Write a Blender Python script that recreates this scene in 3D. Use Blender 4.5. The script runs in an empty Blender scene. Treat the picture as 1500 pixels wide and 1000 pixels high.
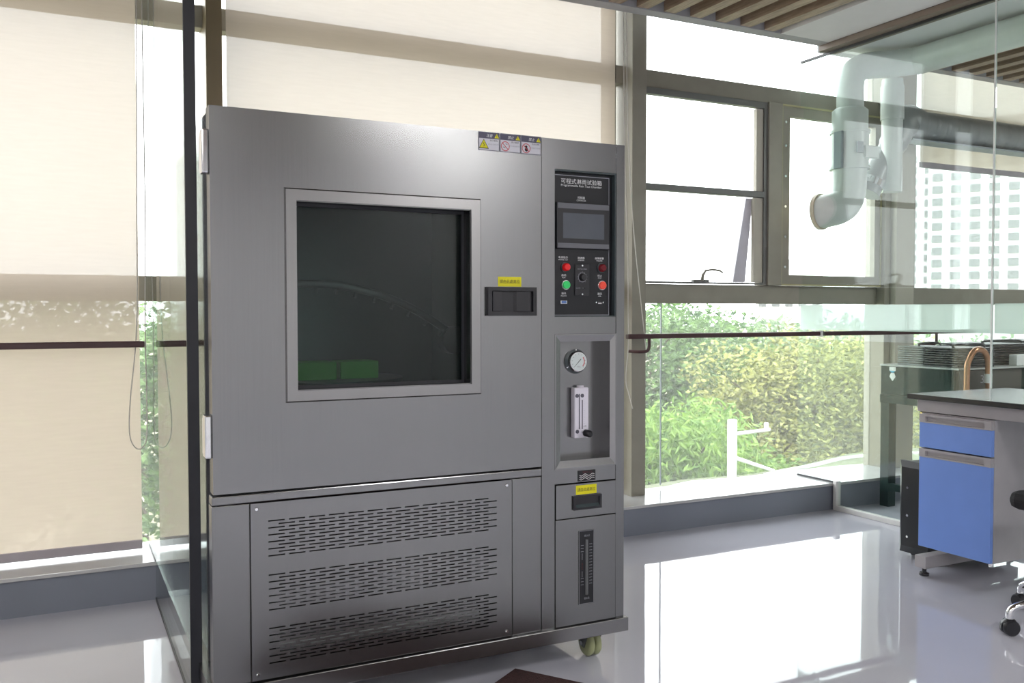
import bpy, bmesh, math, random
from mathutils import Vector, Matrix
random.seed(7)
scene = bpy.context.scene
COL = scene.collection
PI = math.pi

# ------------------------------------------------------------------ camera
F_PX, YAW, PITCH, ROLL = 1341.7, math.radians(26.79), math.radians(-1.816), math.radians(-0.07)
cam_data = bpy.data.cameras.new('camera')
cam_data.sensor_width = 36.0
cam_data.lens = F_PX / 1500.0 * 36.0
cam_data.clip_start = 0.05
cam_data.clip_end = 600
cam = bpy.data.objects.new('camera', cam_data)
COL.objects.link(cam)
fwd = Vector((math.sin(YAW) * math.cos(PITCH), math.cos(YAW) * math.cos(PITCH), math.sin(PITCH)))
rgt = Vector((math.cos(YAW), -math.sin(YAW), 0))
upv = rgt.cross(fwd)
r2 = rgt * math.cos(ROLL) + upv * math.sin(ROLL)
u2 = upv * math.cos(ROLL) - rgt * math.sin(ROLL)
M = Matrix((r2, u2, -fwd)).transposed().to_4x4()
M.translation = Vector((0, 0, 1.15))
cam.matrix_world = M
scene.camera = cam

# ------------------------------------------------------------------ sky and exposure
SKY = 6.0
world = bpy.data.worlds.new('overcast_sky')
scene.world = world
world.use_nodes = True
bg = world.node_tree.nodes['Background']
bg.inputs[0].default_value = (0.955, 0.972, 1.0, 1)
bg.inputs[1].default_value = SKY
LAMP = 43.0
scene.view_settings.view_transform = 'Standard'
scene.view_settings.look = 'None'
scene.view_settings.gamma = 1.0
scene.view_settings.use_curve_mapping = False
scene.view_settings.exposure = 0.0
scene.cycles.transparent_max_bounces = 32
scene.cycles.max_bounces = 10
scene.cycles.diffuse_bounces = 5
scene.cycles.glossy_bounces = 5
scene.cycles.sample_clamp_indirect = 8.0

# ------------------------------------------------------------------ materials
MAT = {}
def nodes_of(name):
    m = bpy.data.materials.new(name)
    m.use_nodes = True
    nt = m.node_tree
    return m, nt, nt.nodes['Principled BSDF']

def N(nt, typ, **kw):
    n = nt.nodes.new(typ)
    for k, v in kw.items():
        setattr(n, k, v)
    return n

def coords(nt, scale=(1, 1, 1), which='Object'):
    tc = N(nt, 'ShaderNodeTexCoord')
    mp = N(nt, 'ShaderNodeMapping')
    mp.inputs['Scale'].default_value = scale
    nt.links.new(tc.outputs[which], mp.inputs['Vector'])
    return mp.outputs['Vector']

def mat(name, col, rough=0.5, metal=0.0, var=0.06, nscale=8.0, bump=0.0, bscale=60.0, stretch=(1, 1, 1), spec=0.5, coat=0.0, coat_rough=0.05):
    """principled material with a little procedural colour variation and optional bump"""
    m, nt, b = nodes_of(name)
    v = coords(nt, stretch)
    nz = N(nt, 'ShaderNodeTexNoise')
    nz.inputs['Scale'].default_value = nscale
    nz.inputs['Detail'].default_value = 4
    nt.links.new(v, nz.inputs['Vector'])
    rp = N(nt, 'ShaderNodeMapRange')
    rp.inputs['From Min'].default_value = 0.3
    rp.inputs['From Max'].default_value = 0.7
    rp.inputs['To Min'].default_value = 1 - var
    rp.inputs['To Max'].default_value = 1 + var
    nt.links.new(nz.outputs['Fac'], rp.inputs['Value'])
    mx = N(nt, 'ShaderNodeVectorMath', operation='SCALE')
    mx.inputs[0].default_value = col
    nt.links.new(rp.outputs['Result'], mx.inputs['Scale'])
    nt.links.new(mx.outputs['Vector'], b.inputs['Base Color'])
    b.inputs['Roughness'].default_value = rough
    b.inputs['Metallic'].default_value = metal
    b.inputs['Specular IOR Level'].default_value = spec
    b.inputs['Coat Weight'].default_value = coat
    b.inputs['Coat Roughness'].default_value = coat_rough
    if bump > 0:
        n2 = N(nt, 'ShaderNodeTexNoise')
        n2.inputs['Scale'].default_value = bscale
        nt.links.new(v, n2.inputs['Vector'])
        bp = N(nt, 'ShaderNodeBump')
        bp.inputs['Strength'].default_value = bump
        bp.inputs['Distance'].default_value = 0.01
        nt.links.new(n2.outputs['Fac'], bp.inputs['Height'])
        nt.links.new(bp.outputs['Normal'], b.inputs['Normal'])
    MAT[name] = m
    return m

def steel(name, col, rough, wave=0.15, brush=(420, 420, 4)):
    """brushed stainless steel: fine vertical grain, faint large smears and slight waviness"""
    m, nt, b = nodes_of(name)
    b.inputs['Metallic'].default_value = 1.0
    v = coords(nt, brush)
    g = N(nt, 'ShaderNodeTexNoise'); g.inputs['Scale'].default_value = 1.0; g.inputs['Detail'].default_value = 3
    nt.links.new(v, g.inputs['Vector'])
    v2 = coords(nt, (1, 1, 1))
    s = N(nt, 'ShaderNodeTexNoise'); s.inputs['Scale'].default_value = 2.2; s.inputs['Detail'].default_value = 0.5
    nt.links.new(v2, s.inputs['Vector'])
    r = N(nt, 'ShaderNodeMapRange')
    r.inputs['To Min'].default_value = 0.965; r.inputs['To Max'].default_value = 1.035
    r.inputs['From Min'].default_value = 0.25; r.inputs['From Max'].default_value = 0.75
    nt.links.new(g.outputs['Fac'], r.inputs['Value'])
    c = N(nt, 'ShaderNodeVectorMath', operation='SCALE'); c.inputs[0].default_value = col
    nt.links.new(r.outputs['Result'], c.inputs['Scale'])
    nt.links.new(c.outputs['Vector'], b.inputs['Base Color'])
    rr = N(nt, 'ShaderNodeMapRange')
    rr.inputs['From Min'].default_value = 0.3; rr.inputs['From Max'].default_value = 0.7
    rr.inputs['To Min'].default_value = rough - 0.025; rr.inputs['To Max'].default_value = rough + 0.025
    nt.links.new(s.outputs['Fac'], rr.inputs['Value'])
    nt.links.new(rr.outputs['Result'], b.inputs['Roughness'])
    b1 = N(nt, 'ShaderNodeBump'); b1.inputs['Strength'].default_value = wave; b1.inputs['Distance'].default_value = 0.03
    nt.links.new(s.outputs['Fac'], b1.inputs['Height'])
    b2 = N(nt, 'ShaderNodeBump'); b2.inputs['Strength'].default_value = 0.02; b2.inputs['Distance'].default_value = 0.001
    nt.links.new(g.outputs['Fac'], b2.inputs['Height'])
    nt.links.new(b1.outputs['Normal'], b2.inputs['Normal'])
    nt.links.new(b2.outputs['Normal'], b.inputs['Normal'])
    MAT[name] = m
    return m

def glass(name, tint=(0.97, 0.99, 0.98), film=0.0, film_col=(1, 1, 1), rough=0.0, f0=0.04):
    """thin clear sheet: see-through with a Schlick mirror term that grows at grazing angles, plus an optional pale scattering film"""
    m = bpy.data.materials.new(name); m.use_nodes = True
    nt = m.node_tree; nt.nodes.remove(nt.nodes['Principled BSDF'])
    out = nt.nodes['Material Output']
    geo = N(nt, 'ShaderNodeNewGeometry')
    dot = N(nt, 'ShaderNodeVectorMath', operation='DOT_PRODUCT')
    nt.links.new(geo.outputs['Incoming'], dot.inputs[0]); nt.links.new(geo.outputs['Normal'], dot.inputs[1])
    ab = N(nt, 'ShaderNodeMath', operation='ABSOLUTE'); nt.links.new(dot.outputs['Value'], ab.inputs[0])
    om = N(nt, 'ShaderNodeMath', operation='SUBTRACT'); om.inputs[0].default_value = 1; nt.links.new(ab.outputs[0], om.inputs[1])
    pw = N(nt, 'ShaderNodeMath', operation='POWER'); nt.links.new(om.outputs[0], pw.inputs[0]); pw.inputs[1].default_value = 5
    ma = N(nt, 'ShaderNodeMath', operation='MULTIPLY_ADD'); nt.links.new(pw.outputs[0], ma.inputs[0])
    ma.inputs[1].default_value = 1 - f0; ma.inputs[2].default_value = f0
    tr = N(nt, 'ShaderNodeBsdfTransparent'); tr.inputs[0].default_value = (*tint, 1)
    gl = N(nt, 'ShaderNodeBsdfGlossy'); gl.inputs['Roughness'].default_value = rough
    mx = N(nt, 'ShaderNodeMixShader')
    base = tr.outputs[0]
    if film > 0:
        df = N(nt, 'ShaderNodeBsdfTranslucent'); df.inputs[0].default_value = (*film_col, 1)
        d2 = N(nt, 'ShaderNodeBsdfDiffuse'); d2.inputs[0].default_value = (*film_col, 1)
        m2 = N(nt, 'ShaderNodeMixShader'); m2.inputs[0].default_value = 0.4
        nt.links.new(df.outputs[0], m2.inputs[1]); nt.links.new(d2.outputs[0], m2.inputs[2])
        m3 = N(nt, 'ShaderNodeMixShader')
        nz = N(nt, 'ShaderNodeTexNoise'); nz.inputs['Scale'].default_value = 2.0
        nt.links.new(coords(nt), nz.inputs['Vector'])
        mr = N(nt, 'ShaderNodeMapRange'); mr.inputs['To Min'].default_value = film * 0.7; mr.inputs['To Max'].default_value = film * 1.3
        nt.links.new(nz.outputs['Fac'], mr.inputs['Value']); nt.links.new(mr.outputs['Result'], m3.inputs[0])
        nt.links.new(tr.outputs[0], m3.inputs[1]); nt.links.new(m2.outputs[0], m3.inputs[2])
        base = m3.outputs[0]
    nt.links.new(ma.outputs[0], mx.inputs[0]); nt.links.new(base, mx.inputs[1]); nt.links.new(gl.outputs[0], mx.inputs[2])
    nt.links.new(mx.outputs[0], out.inputs[0])
    MAT[name] = m
    return m

def blind_mat(name, openness=0.072, trans=(0.205, 0.172, 0.138), refl=(0.38, 0.345, 0.31)):
    """woven sunscreen cloth: pin-hole openness, light glowing through the yarn and light reflected off it"""
    m = bpy.data.materials.new(name); m.use_nodes = True
    nt = m.node_tree; nt.nodes.remove(nt.nodes['Principled BSDF']); out = nt.nodes['Material Output']
    tl = N(nt, 'ShaderNodeBsdfTranslucent'); tl.inputs[0].default_value = (*trans, 1)
    df = N(nt, 'ShaderNodeBsdfDiffuse')
    ad = N(nt, 'ShaderNodeAddShader'); mx = N(nt, 'ShaderNodeMixShader'); tp = N(nt, 'ShaderNodeBsdfTransparent')
    v = coords(nt, (1, 1, 9))
    nz = N(nt, 'ShaderNodeTexNoise'); nz.inputs['Scale'].default_value = 9; nz.inputs['Detail'].default_value = 5
    nt.links.new(v, nz.inputs['Vector'])
    mr = N(nt, 'ShaderNodeMapRange'); mr.inputs['To Min'].default_value = 0.90; mr.inputs['To Max'].default_value = 1.10
    nt.links.new(nz.outputs['Fac'], mr.inputs['Value'])
    sc = N(nt, 'ShaderNodeVectorMath', operation='SCALE'); sc.inputs[0].default_value = refl
    nt.links.new(mr.outputs['Result'], sc.inputs['Scale']); nt.links.new(sc.outputs['Vector'], df.inputs[0])
    nt.links.new(tl.outputs[0], ad.inputs[0]); nt.links.new(df.outputs[0], ad.inputs[1])
    mo = N(nt, 'ShaderNodeMath', operation='MULTIPLY'); mo.inputs[1].default_value = openness
    nt.links.new(mr.outputs['Result'], mo.inputs[0]); nt.links.new(mo.outputs[0], mx.inputs[0])
    nt.links.new(ad.outputs[0], mx.inputs[1]); nt.links.new(tp.outputs[0], mx.inputs[2])
    nt.links.new(mx.outputs[0], out.inputs[0])
    MAT[name] = m
    return m

def emit_mat(name, col, strength):
    m = bpy.data.materials.new(name); m.use_nodes = True
    nt = m.node_tree; nt.nodes.remove(nt.nodes['Principled BSDF']); out = nt.nodes['Material Output']
    e = N(nt, 'ShaderNodeEmission'); e.inputs[0].default_value = (*col, 1); e.inputs[1].default_value = strength
    nt.links.new(e.outputs[0], out.inputs[0])
    MAT[name] = m

def leaf_mat(name, c1, c2):
    m, nt, b = nodes_of(name)
    out = nt.nodes['Material Output']
    nz = N(nt, 'ShaderNodeNewGeometry')
    cr = N(nt, 'ShaderNodeValToRGB')
    cr.color_ramp.elements[0].position = 0.0; cr.color_ramp.elements[0].color = (*c1, 1)
    cr.color_ramp.elements[1].position = 1.0; cr.color_ramp.elements[1].color = (*c2, 1)
    nt.links.new(nz.outputs['Random Per Island'], cr.inputs[0]); nt.links.new(cr.outputs[0], b.inputs['Base Color'])
    b.inputs['Roughness'].default_value = 0.6
    tl = N(nt, 'ShaderNodeBsdfTranslucent'); nt.links.new(cr.outputs[0], tl.inputs[0])
    mx = N(nt, 'ShaderNodeMixShader'); mx.inputs[0].default_value = 0.35
    nt.links.new(b.outputs[0], mx.inputs[1]); nt.links.new(tl.outputs[0], mx.inputs[2]); nt.links.new(mx.outputs[0], out.inputs[0])
    MAT[name] = m

steel('steel', (0.255, 0.258, 0.262), 0.225, 0.05)
steel('steel_trim', (0.30, 0.298, 0.30), 0.24, 0.03)
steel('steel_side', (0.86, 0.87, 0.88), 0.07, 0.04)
steel('steel_liner', (0.13, 0.15, 0.15), 0.40, 0.05)
steel('chrome', (0.85, 0.86, 0.88), 0.10, 0.0)
mat('galvanised', (0.33, 0.345, 0.345), 0.42, 0.45)
mat('void_black', (0.010, 0.010, 0.011), 0.7)
mat('floor_epoxy', (0.49, 0.49, 0.555), 0.028, var=0.03, nscale=1.5, bump=0.05, bscale=2.6, spec=0.6)
mat('plinth_paint', (0.20, 0.215, 0.26), 0.35, var=0.03, nscale=3)
mat('sill_stone', (0.50, 0.50, 0.50), 0.14, var=0.03)
mat('wall_paint', (0.74, 0.74, 0.74), 0.8, var=0.02)
mat('ceiling_paint', (0.42, 0.42, 0.44), 0.7, var=0.02)
mat('soffit_paint', (0.74, 0.73, 0.74), 0.6, var=0.02)
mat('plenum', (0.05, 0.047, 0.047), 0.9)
mat('slat_wood', (0.36, 0.27, 0.20), 0.42, var=0.25, nscale=14, stretch=(6, 0.6, 6))
mat('bronze_frame', (0.30, 0.28, 0.235), 0.42, 0.15, var=0.06)
mat('column_bronze', (0.21, 0.165, 0.10), 0.42, 0.3, var=0.06)
mat('column_beige', (0.50, 0.47, 0.40), 0.5, var=0.03)
mat('sash_grey', (0.17, 0.17, 0.165), 0.4, 0.2)
mat('gasket_yellow', (0.46, 0.42, 0.24), 0.5)
mat('seal_black', (0.008, 0.009, 0.014), 0.45)
mat('black_plastic', (0.014, 0.014, 0.018), 0.38)
mat('panel_black', (0.010, 0.011, 0.014), 0.32, spec=0.4)
mat('bezel_grey', (0.115, 0.118, 0.135), 0.4)
mat('screen_off', (0.085, 0.095, 0.115), 0.22)
mat('print_white', (0.75, 0.75, 0.77), 0.6)
mat('print_black', (0.012, 0.012, 0.012), 0.6)
mat('print_grey', (0.30, 0.30, 0.34), 0.6)
mat('print_red', (0.50, 0.035, 0.05), 0.6)
mat('print_maroon', (0.10, 0.01, 0.012), 0.6)
mat('sticker_yellow', (0.66, 0.61, 0.0), 0.5)
mat('sticker_white', (0.62, 0.62, 0.68), 0.5)
mat('sticker_header', (0.075, 0.072, 0.115), 0.5)
mat('button_red', (0.72, 0.012, 0.015), 0.3)
mat('button_orange_red', (0.80, 0.07, 0.04), 0.3)  # orange-tinted red of the stop button cap
mat('button_green', (0.03, 0.60, 0.14), 0.3)
mat('lens_maroon', (0.14, 0.008, 0.014), 0.12)
mat('connector_blue', (0.08, 0.17, 0.42), 0.4)
mat('gauge_dial', (0.60, 0.66, 0.66), 0.4)
mat('gauge_ring', (0.04, 0.055, 0.06), 0.3)
mat('acrylic', (0.66, 0.64, 0.72), 0.10, spec=0.6)
mat('acrylic_dark', (0.10, 0.10, 0.13), 0.15)
mat('level_tube', (0.10, 0.105, 0.11), 0.2)
mat('foam_green', (0.06, 0.30, 0.045), 0.8)
mat('caster_olive', (0.33, 0.35, 0.19), 0.45)
mat('caster_metal', (0.13, 0.14, 0.14), 0.35, 0.6)
mat('blind_rail', (0.42, 0.38, 0.41), 0.5)
mat('blind_head', (0.40, 0.35, 0.29), 0.6)
mat('chain_white', (0.62, 0.60, 0.56), 0.5)
mat('rail_maroon', (0.070, 0.030, 0.032), 0.35)
mat('collar_white', (0.70, 0.72, 0.70), 0.4)
mat('channel_white', (0.75, 0.74, 0.72), 0.3)
mat('channel_dark', (0.03, 0.032, 0.036), 0.4)
mat('channel_brown', (0.20, 0.155, 0.125), 0.45)
mat('pvc_white', (0.70, 0.73, 0.71), 0.30)
mat('pvc_cream', (0.66, 0.60, 0.46), 0.4)
mat('label_grey', (0.36, 0.40, 0.43), 0.5)
mat('desk_top', (0.022, 0.024, 0.028), 0.22, spec=0.6)
mat('desk_edge', (0.010, 0.010, 0.012), 0.35)
mat('desk_grey', (0.42, 0.40, 0.42), 0.45)
mat('desk_grey_dark', (0.27, 0.26, 0.27), 0.5)
mat('desk_blue', (0.19, 0.33, 0.80), 0.38, var=0.02)
mat('pc_black', (0.016, 0.018, 0.021), 0.3)
mat('tank_green', (0.010, 0.028, 0.026), 0.5, spec=0.2)
mat('tank_panel', (0.060, 0.058, 0.055), 0.45)
mat('tank_lip', (0.44, 0.46, 0.46), 0.35)
mat('tray_black', (0.022, 0.025, 0.030), 0.35)
mat('tray_grey', (0.20, 0.22, 0.23), 0.4)
mat('copper', (0.50, 0.26, 0.15), 0.28, 0.9)
mat('brass', (0.60, 0.40, 0.12), 0.3, 0.9)
mat('tag_white', (0.72, 0.74, 0.74), 0.5)
mat('tag_blue', (0.10, 0.42, 0.62), 0.5)
mat('mat_maroon', (0.050, 0.018, 0.018), 0.95, var=0.3, nscale=120, bump=0.8, bscale=300)
mat('seat_fabric', (0.015, 0.015, 0.017), 0.8, bump=0.3, bscale=400)
mat('lamp_frame', (0.75, 0.75, 0.75), 0.4)
mat('ground_mix', (0.42, 0.38, 0.26), 0.9, var=0.2, nscale=0.25)
mat('lawn_grass', (0.085, 0.10, 0.05), 0.9, var=0.3, nscale=0.8)
mat('road', (0.46, 0.47, 0.48), 0.8, var=0.08)
mat('kerb_white', (0.42, 0.42, 0.41), 0.7)
mat('post_white', (0.74, 0.75, 0.76), 0.5)
mat('bark', (0.12, 0.09, 0.065), 0.9)
mat('tower_pale', (0.48, 0.485, 0.49), 0.7, var=0.04)
mat('tower_window', (0.15, 0.16, 0.165), 0.7, spec=0.2)
mat('facade_outside', (0.4, 0.4, 0.4), 0.7)
leaf_mat('leaf_bright', (0.07, 0.17, 0.02), (0.30, 0.46, 0.10))
leaf_mat('leaf_mid', (0.03, 0.085, 0.025), (0.22, 0.36, 0.12))
leaf_mat('leaf_yellow', (0.06, 0.085, 0.02), (0.50, 0.51, 0.17))
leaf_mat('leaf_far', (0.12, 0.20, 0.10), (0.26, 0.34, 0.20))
glass('window_glass', (0.97, 0.985, 0.98), film=0.055)  # pale film imitates glare and overexposure haze over the outdoor view
glass('partition_glass', (0.93, 0.975, 0.955), f0=0.03)
glass('chamber_glass', (0.66, 0.73, 0.72), film=0.004, film_col=(0.5, 0.55, 0.55), f0=0.026)
glass('frost_film', (0.9, 0.95, 0.93), film=0.62, film_col=(0.86, 0.92, 0.89))
blind_mat('sunscreen')
emit_mat('lamp_glow', (1.0, 0.98, 0.965), LAMP)

# ------------------------------------------------------------------ mesh helpers
ORG = {}                      # object name -> world position of its origin
class MB:
    """collects shapes given in world coordinates; build() links them as one mesh object"""
    def __init__(s):
        s.v = []; s.f = []; s.smooth = []
    def add(s, verts, faces, smooth=False):
        o = len(s.v)
        s.v += [Vector(p) for p in verts]
        s.f += [tuple(i + o for i in f) for f in faces]
        s.smooth += [smooth] * len(faces)
        return s
    def box(s, x0, x1, y0, y1, z0, z1, bev=0.0):
        x0, x1 = sorted((x0, x1)); y0, y1 = sorted((y0, y1)); z0, z1 = sorted((z0, z1))
        if bev <= 0:
            v = [(x, y, z) for x in (x0, x1) for y in (y0, y1) for z in (z0, z1)]
            s.add(v, [(0, 1, 3, 2), (4, 6, 7, 5), (0, 4, 5, 1), (2, 3, 7, 6), (0, 2, 6, 4), (1, 5, 7, 3)])
            return s
        bm = bmesh.new()
        bmesh.ops.create_cube(bm, size=1)
        for v in bm.verts:
            v.co = Vector(((x0 + x1) / 2 + v.co.x * (x1 - x0), (y0 + y1) / 2 + v.co.y * (y1 - y0), (z0 + z1) / 2 + v.co.z * (z1 - z0)))
        bmesh.ops.bevel(bm, geom=bm.edges[:], offset=bev, segments=2, profile=0.5, affect='EDGES')
        return s.take(bm)
    def take(s, bm, smooth=False):
        bm.verts.index_update()
        s.add([v.co.copy() for v in bm.verts], [[v.index for v in f.verts] for f in bm.faces], smooth)
        bm.free()
        return s
    def ring(s, x0, x1, z0, z1, hx0, hx1, hz0, hz1, y0, y1):
        """flat slab in the XZ plane with a rectangular hole, mitred corners; y0 = front"""
        V = []
        for y in (y0, y1):
            V += [(x0, y, z0), (x1, y, z0), (x1, y, z1), (x0, y, z1), (hx0, y, hz0), (hx1, y, hz0), (hx1, y, hz1), (hx0, y, hz1)]
        Fc = []
        for i in range(4):
            j = (i + 1) % 4
            Fc += [(i, j, 4 + j, 4 + i), (8 + i, 12 + i, 12 + j, 8 + j), (i, 8 + i, 8 + j, j), (4 + i, 4 + j, 12 + j, 12 + i)]
        return s.add(V, Fc)
    def prism(s, pts, axis, a, b):
        """polygon pts (2D) extruded along axis ('x','y','z') from a to b"""
        def P(p, t):
            return {'x': (t, p[0], p[1]), 'y': (p[0], t, p[1]), 'z': (p[0], p[1], t)}[axis]
        n = len(pts)
        s.add([P(p, a) for p in pts] + [P(p, b) for p in pts],
              [tuple(range(n))[::-1], tuple(range(n, 2 * n))] + [(i, (i + 1) % n, n + (i + 1) % n, n + i) for i in range(n)])
        return s
    def tube(s, path, r, n=12, caps=True, closed=False):
        path = [Vector(p) for p in path]
        rs = r if isinstance(r, (list, tuple)) else [r] * len(path)
        L = len(path); V = []; ref = None
        for i, p in enumerate(path):
            if closed:
                t = path[(i + 1) % L] - path[(i - 1) % L]
            else:
                t = path[min(i + 1, L - 1)] - path[max(i - 1, 0)]
            t.normalize()
            if ref is None:
                ref = Vector((0, 0, 1)) if abs(t.z) < 0.9 else Vector((1, 0, 0))
            a = t.cross(ref)
            if a.length < 1e-6:
                a = t.orthogonal()
            a.normalize(); b = t.cross(a).normalized(); ref = a.cross(t)
            for k in range(n):
                an = 2 * PI * k / n
                V.append(p + (a * math.cos(an) + b * math.sin(an)) * rs[i])
        Fc = []
        for i in range(L if closed else L - 1):
            j = (i + 1) % L
            for k in range(n):
                Fc.append((i * n + k, i * n + (k + 1) % n, j * n + (k + 1) % n, j * n + k))
        s.add(V, Fc, True)
        if caps and not closed:
            s.add(V[:n], [tuple(range(n))]); s.add(V[-n:], [tuple(range(n))[::-1]])
        return s
    def cyl(s, c, axis, r, h, n=20, r2=None, bev=0.0):
        """cylinder from point c along axis vector for length h"""
        c = Vector(c); ax = Vector(axis).normalized()
        r2 = r if r2 is None else r2
        pts = [(c, r), (c + ax * h, r2)]
        if bev > 0:
            pts = [(c, r), (c + ax * (h - bev), r2), (c + ax * h, r2 - bev)]
        a = ax.orthogonal().normalized(); b = ax.cross(a)
        V = []
        for p, rr in pts:
            V += [p + (a * math.cos(2 * PI * k / n) + b * math.sin(2 * PI * k / n)) * rr for k in range(n)]
        Fc = [(i * n + k, i * n + (k + 1) % n, (i + 1) * n + (k + 1) % n, (i + 1) * n + k) for i in range(len(pts) - 1) for k in range(n)]
        s.add(V, Fc, True)
        s.add(V[:n], [tuple(range(n))[::-1]]); s.add(V[-n:], [tuple(range(n))])
        return s
    def ell(s, c, rx, ry, rz, half=False, u=18, w=10):
        V = []; Fc = []
        for i in range(w + 1):
            th = PI * i / w
            for k in range(u):
                V.append((c[0] + rx * math.sin(th) * math.cos(2 * PI * k / u), c[1] + ry * math.sin(th) * math.sin(2 * PI * k / u), c[2] + rz * math.cos(th)))
        for i in range(w):
            for k in range(u):
                Fc.append((i * u + k, (i + 1) * u + k, (i + 1) * u + (k + 1) % u, i * u + (k + 1) % u))
        return s.add(V, Fc, True)
    def build(s, name, material, parent=None):
        me = bpy.data.meshes.new(name)
        if parent is None:
            xs = [p.x for p in s.v]; ys = [p.y for p in s.v]; zs = [p.z for p in s.v]
            org = Vector(((min(xs) + max(xs)) / 2, (min(ys) + max(ys)) / 2, min(zs)))
        else:
            org = ORG[parent.name]
        me.from_pydata([p - org for p in s.v], [], s.f)
        me.polygons.foreach_set('use_smooth', s.smooth)
        me.update()
        bm = bmesh.new(); bm.from_mesh(me)
        bmesh.ops.recalc_face_normals(bm, faces=bm.faces[:])
        bm.to_mesh(me); bm.free()
        me.materials.append(MAT[material])
        o = bpy.data.objects.new(name, me)
        COL.objects.link(o)
        if parent is None:
            o.location = org
        else:
            o.parent = parent
        ORG[o.name] = org
        return o

def tag(o, label=None, cat=None, group=None, kind=None):
    if label: o['label'] = label
    if cat: o['category'] = cat
    if group: o['group'] = group
    if kind: o['kind'] = kind
    return o

def root(name, loc, label=None, cat=None, group=None, kind=None):
    e = bpy.data.objects.new(name, None)
    e.empty_display_size = 0.1
    COL.objects.link(e)
    e.location = loc
    ORG[e.name] = Vector(loc)
    return tag(e, label, cat, group, kind)

def copy_tree(o, delta, parent=None):
    c = o.copy(); COL.objects.link(c); c.parent = parent
    if parent is None:
        c.location = o.location + Vector(delta)
    ORG[c.name] = ORG[o.name] + Vector(delta)
    for ch in list(o.children):
        copy_tree(ch, delta, c)
    return c

def B(*a, **k): return MB().box(*a, **k)

def text(body, x0, x1, z0, z1, y, material, parent, name='lettering', shear=0.0):
    """flat print on a surface facing -Y, fitted to the box x0..x1, z0..z1"""
    cu = bpy.data.curves.new('lettering_curve', 'FONT'); cu.body = body; cu.resolution_u = 2; cu.shear = shear
    ob = bpy.data.objects.new('lettering_curve', cu); COL.objects.link(ob)
    dg = bpy.context.evaluated_depsgraph_get()
    me = bpy.data.meshes.new_from_object(ob.evaluated_get(dg))
    vs = [v.co.copy() for v in me.vertices]; fs = [tuple(p.vertices) for p in me.polygons]
    bpy.data.objects.remove(ob); bpy.data.curves.remove(cu); bpy.data.meshes.remove(me)
    a0 = min(v.x for v in vs); a1 = max(v.x for v in vs); b0 = min(v.y for v in vs); b1 = max(v.y for v in vs)
    m = MB()
    m.add([(x0 + (v.x - a0) / (a1 - a0) * (x1 - x0), y, z0 + (v.y - b0) / (b1 - b0) * (z1 - z0)) for v in vs], fs)
    return m.build(name, material, parent)

# ------------------------------------------------------------------ room shell
ZC = 2.69                                             # ceiling grid level
tag(B(-4.2, 9.2, -4.2, 3.9, -0.25, 0.0).build('floor', 'floor_epoxy'), 'glossy blue grey epoxy floor', kind='structure')
wb = tag(B(-4.2, 9.2, -4.2, -4.0, 0.0, 3.1).build('wall_back', 'wall_paint'), 'pale painted wall behind the camera', kind='structure')
tag(B(-4.2, -4.0, -4.0, 4.3, 0.0, 3.1).build('wall_left', 'wall_paint'), 'pale painted left wall', kind='structure')
tag(B(9.0, 9.2, -4.0, 4.3, 0.0, 3.1).build('wall_right', 'wall_paint'), 'pale painted right wall', kind='structure')
wf = root('wall_front', (0, 4.2, 0), 'outer wall beside and below the curtain wall windows', kind='structure')
B(-4.0, -1.52, 4.12, 4.3, 0.15, 3.1).build('wall_section', 'wall_paint', wf)
B(7.24, 9.0, 4.12, 4.3, 0.15, 3.1).build('wall_section', 'wall_paint', wf)
B(-4.2, 9.2, 4.2, 4.32, -3.9, -0.01).build('outside_spandrel', 'facade_outside', wf)
B(-4.2, 9.2, 4.12, 4.32, 3.0, 3.3).build('lintel', 'wall_paint', wf)
# low plinth with a white sill along the window wall
pl = root('trim_1', (2.5, 4.0, 0), 'grey plinth with white stone sill below the windows', kind='structure')
B(-4.0, 9.0, 3.9, 4.3, -0.25, 0.140).build('plinth', 'plinth_paint', pl)
B(-4.0, 4.064, 3.888, 4.245, 0.140, 0.156, bev=0.002).build('sill', 'sill_stone', pl)
B(4.076, 9.0, 3.888, 4.245, 0.140, 0.156, bev=0.002).build('sill', 'sill_stone', pl)

# ceiling: grey panels with open wooden slats
ce = root('ceiling', (2.5, 0, ZC), 'grey ceiling with open brown wooden slats', kind='structure')
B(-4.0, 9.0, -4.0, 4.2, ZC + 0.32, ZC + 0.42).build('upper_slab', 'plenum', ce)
B(-4.0, 4.05, 3.90, 3.98, ZC, ZC + 0.32).build('edge_board', 'ceiling_paint', ce)
B(4.10, 9.0, 4.02, 4.09, ZC, ZC + 0.32).build('edge_board', 'ceiling_paint', ce)
B(3.64, 4.00, -4.0, 3.90, ZC, ZC + 0.05).build('soffit_band', 'soffit_paint', ce)
B(4.14, 4.95, -4.0, 4.02, ZC, ZC + 0.05).build('soffit_band', 'soffit_paint', ce)
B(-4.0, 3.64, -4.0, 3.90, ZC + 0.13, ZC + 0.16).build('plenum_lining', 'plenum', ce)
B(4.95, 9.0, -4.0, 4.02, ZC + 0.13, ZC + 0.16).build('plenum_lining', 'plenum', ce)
def slat(x, y1, y0=-3.9):
    return B(x - 0.036, x + 0.036, y0, y1, ZC + 0.005, ZC + 0.10)
proto = slat(3.555, 3.90).build('slat', 'slat_wood', ce)
for k in range(1, 45):
    c = proto.copy(); COL.objects.link(c); c.location = proto.location + Vector((-0.168 * k, 0, 0))
for k in range(0, 24):
    c = proto.copy(); COL.objects.link(c); c.location = proto.location + Vector((5.06 + 0.168 * k - 3.555, 0.12, 0))

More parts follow.
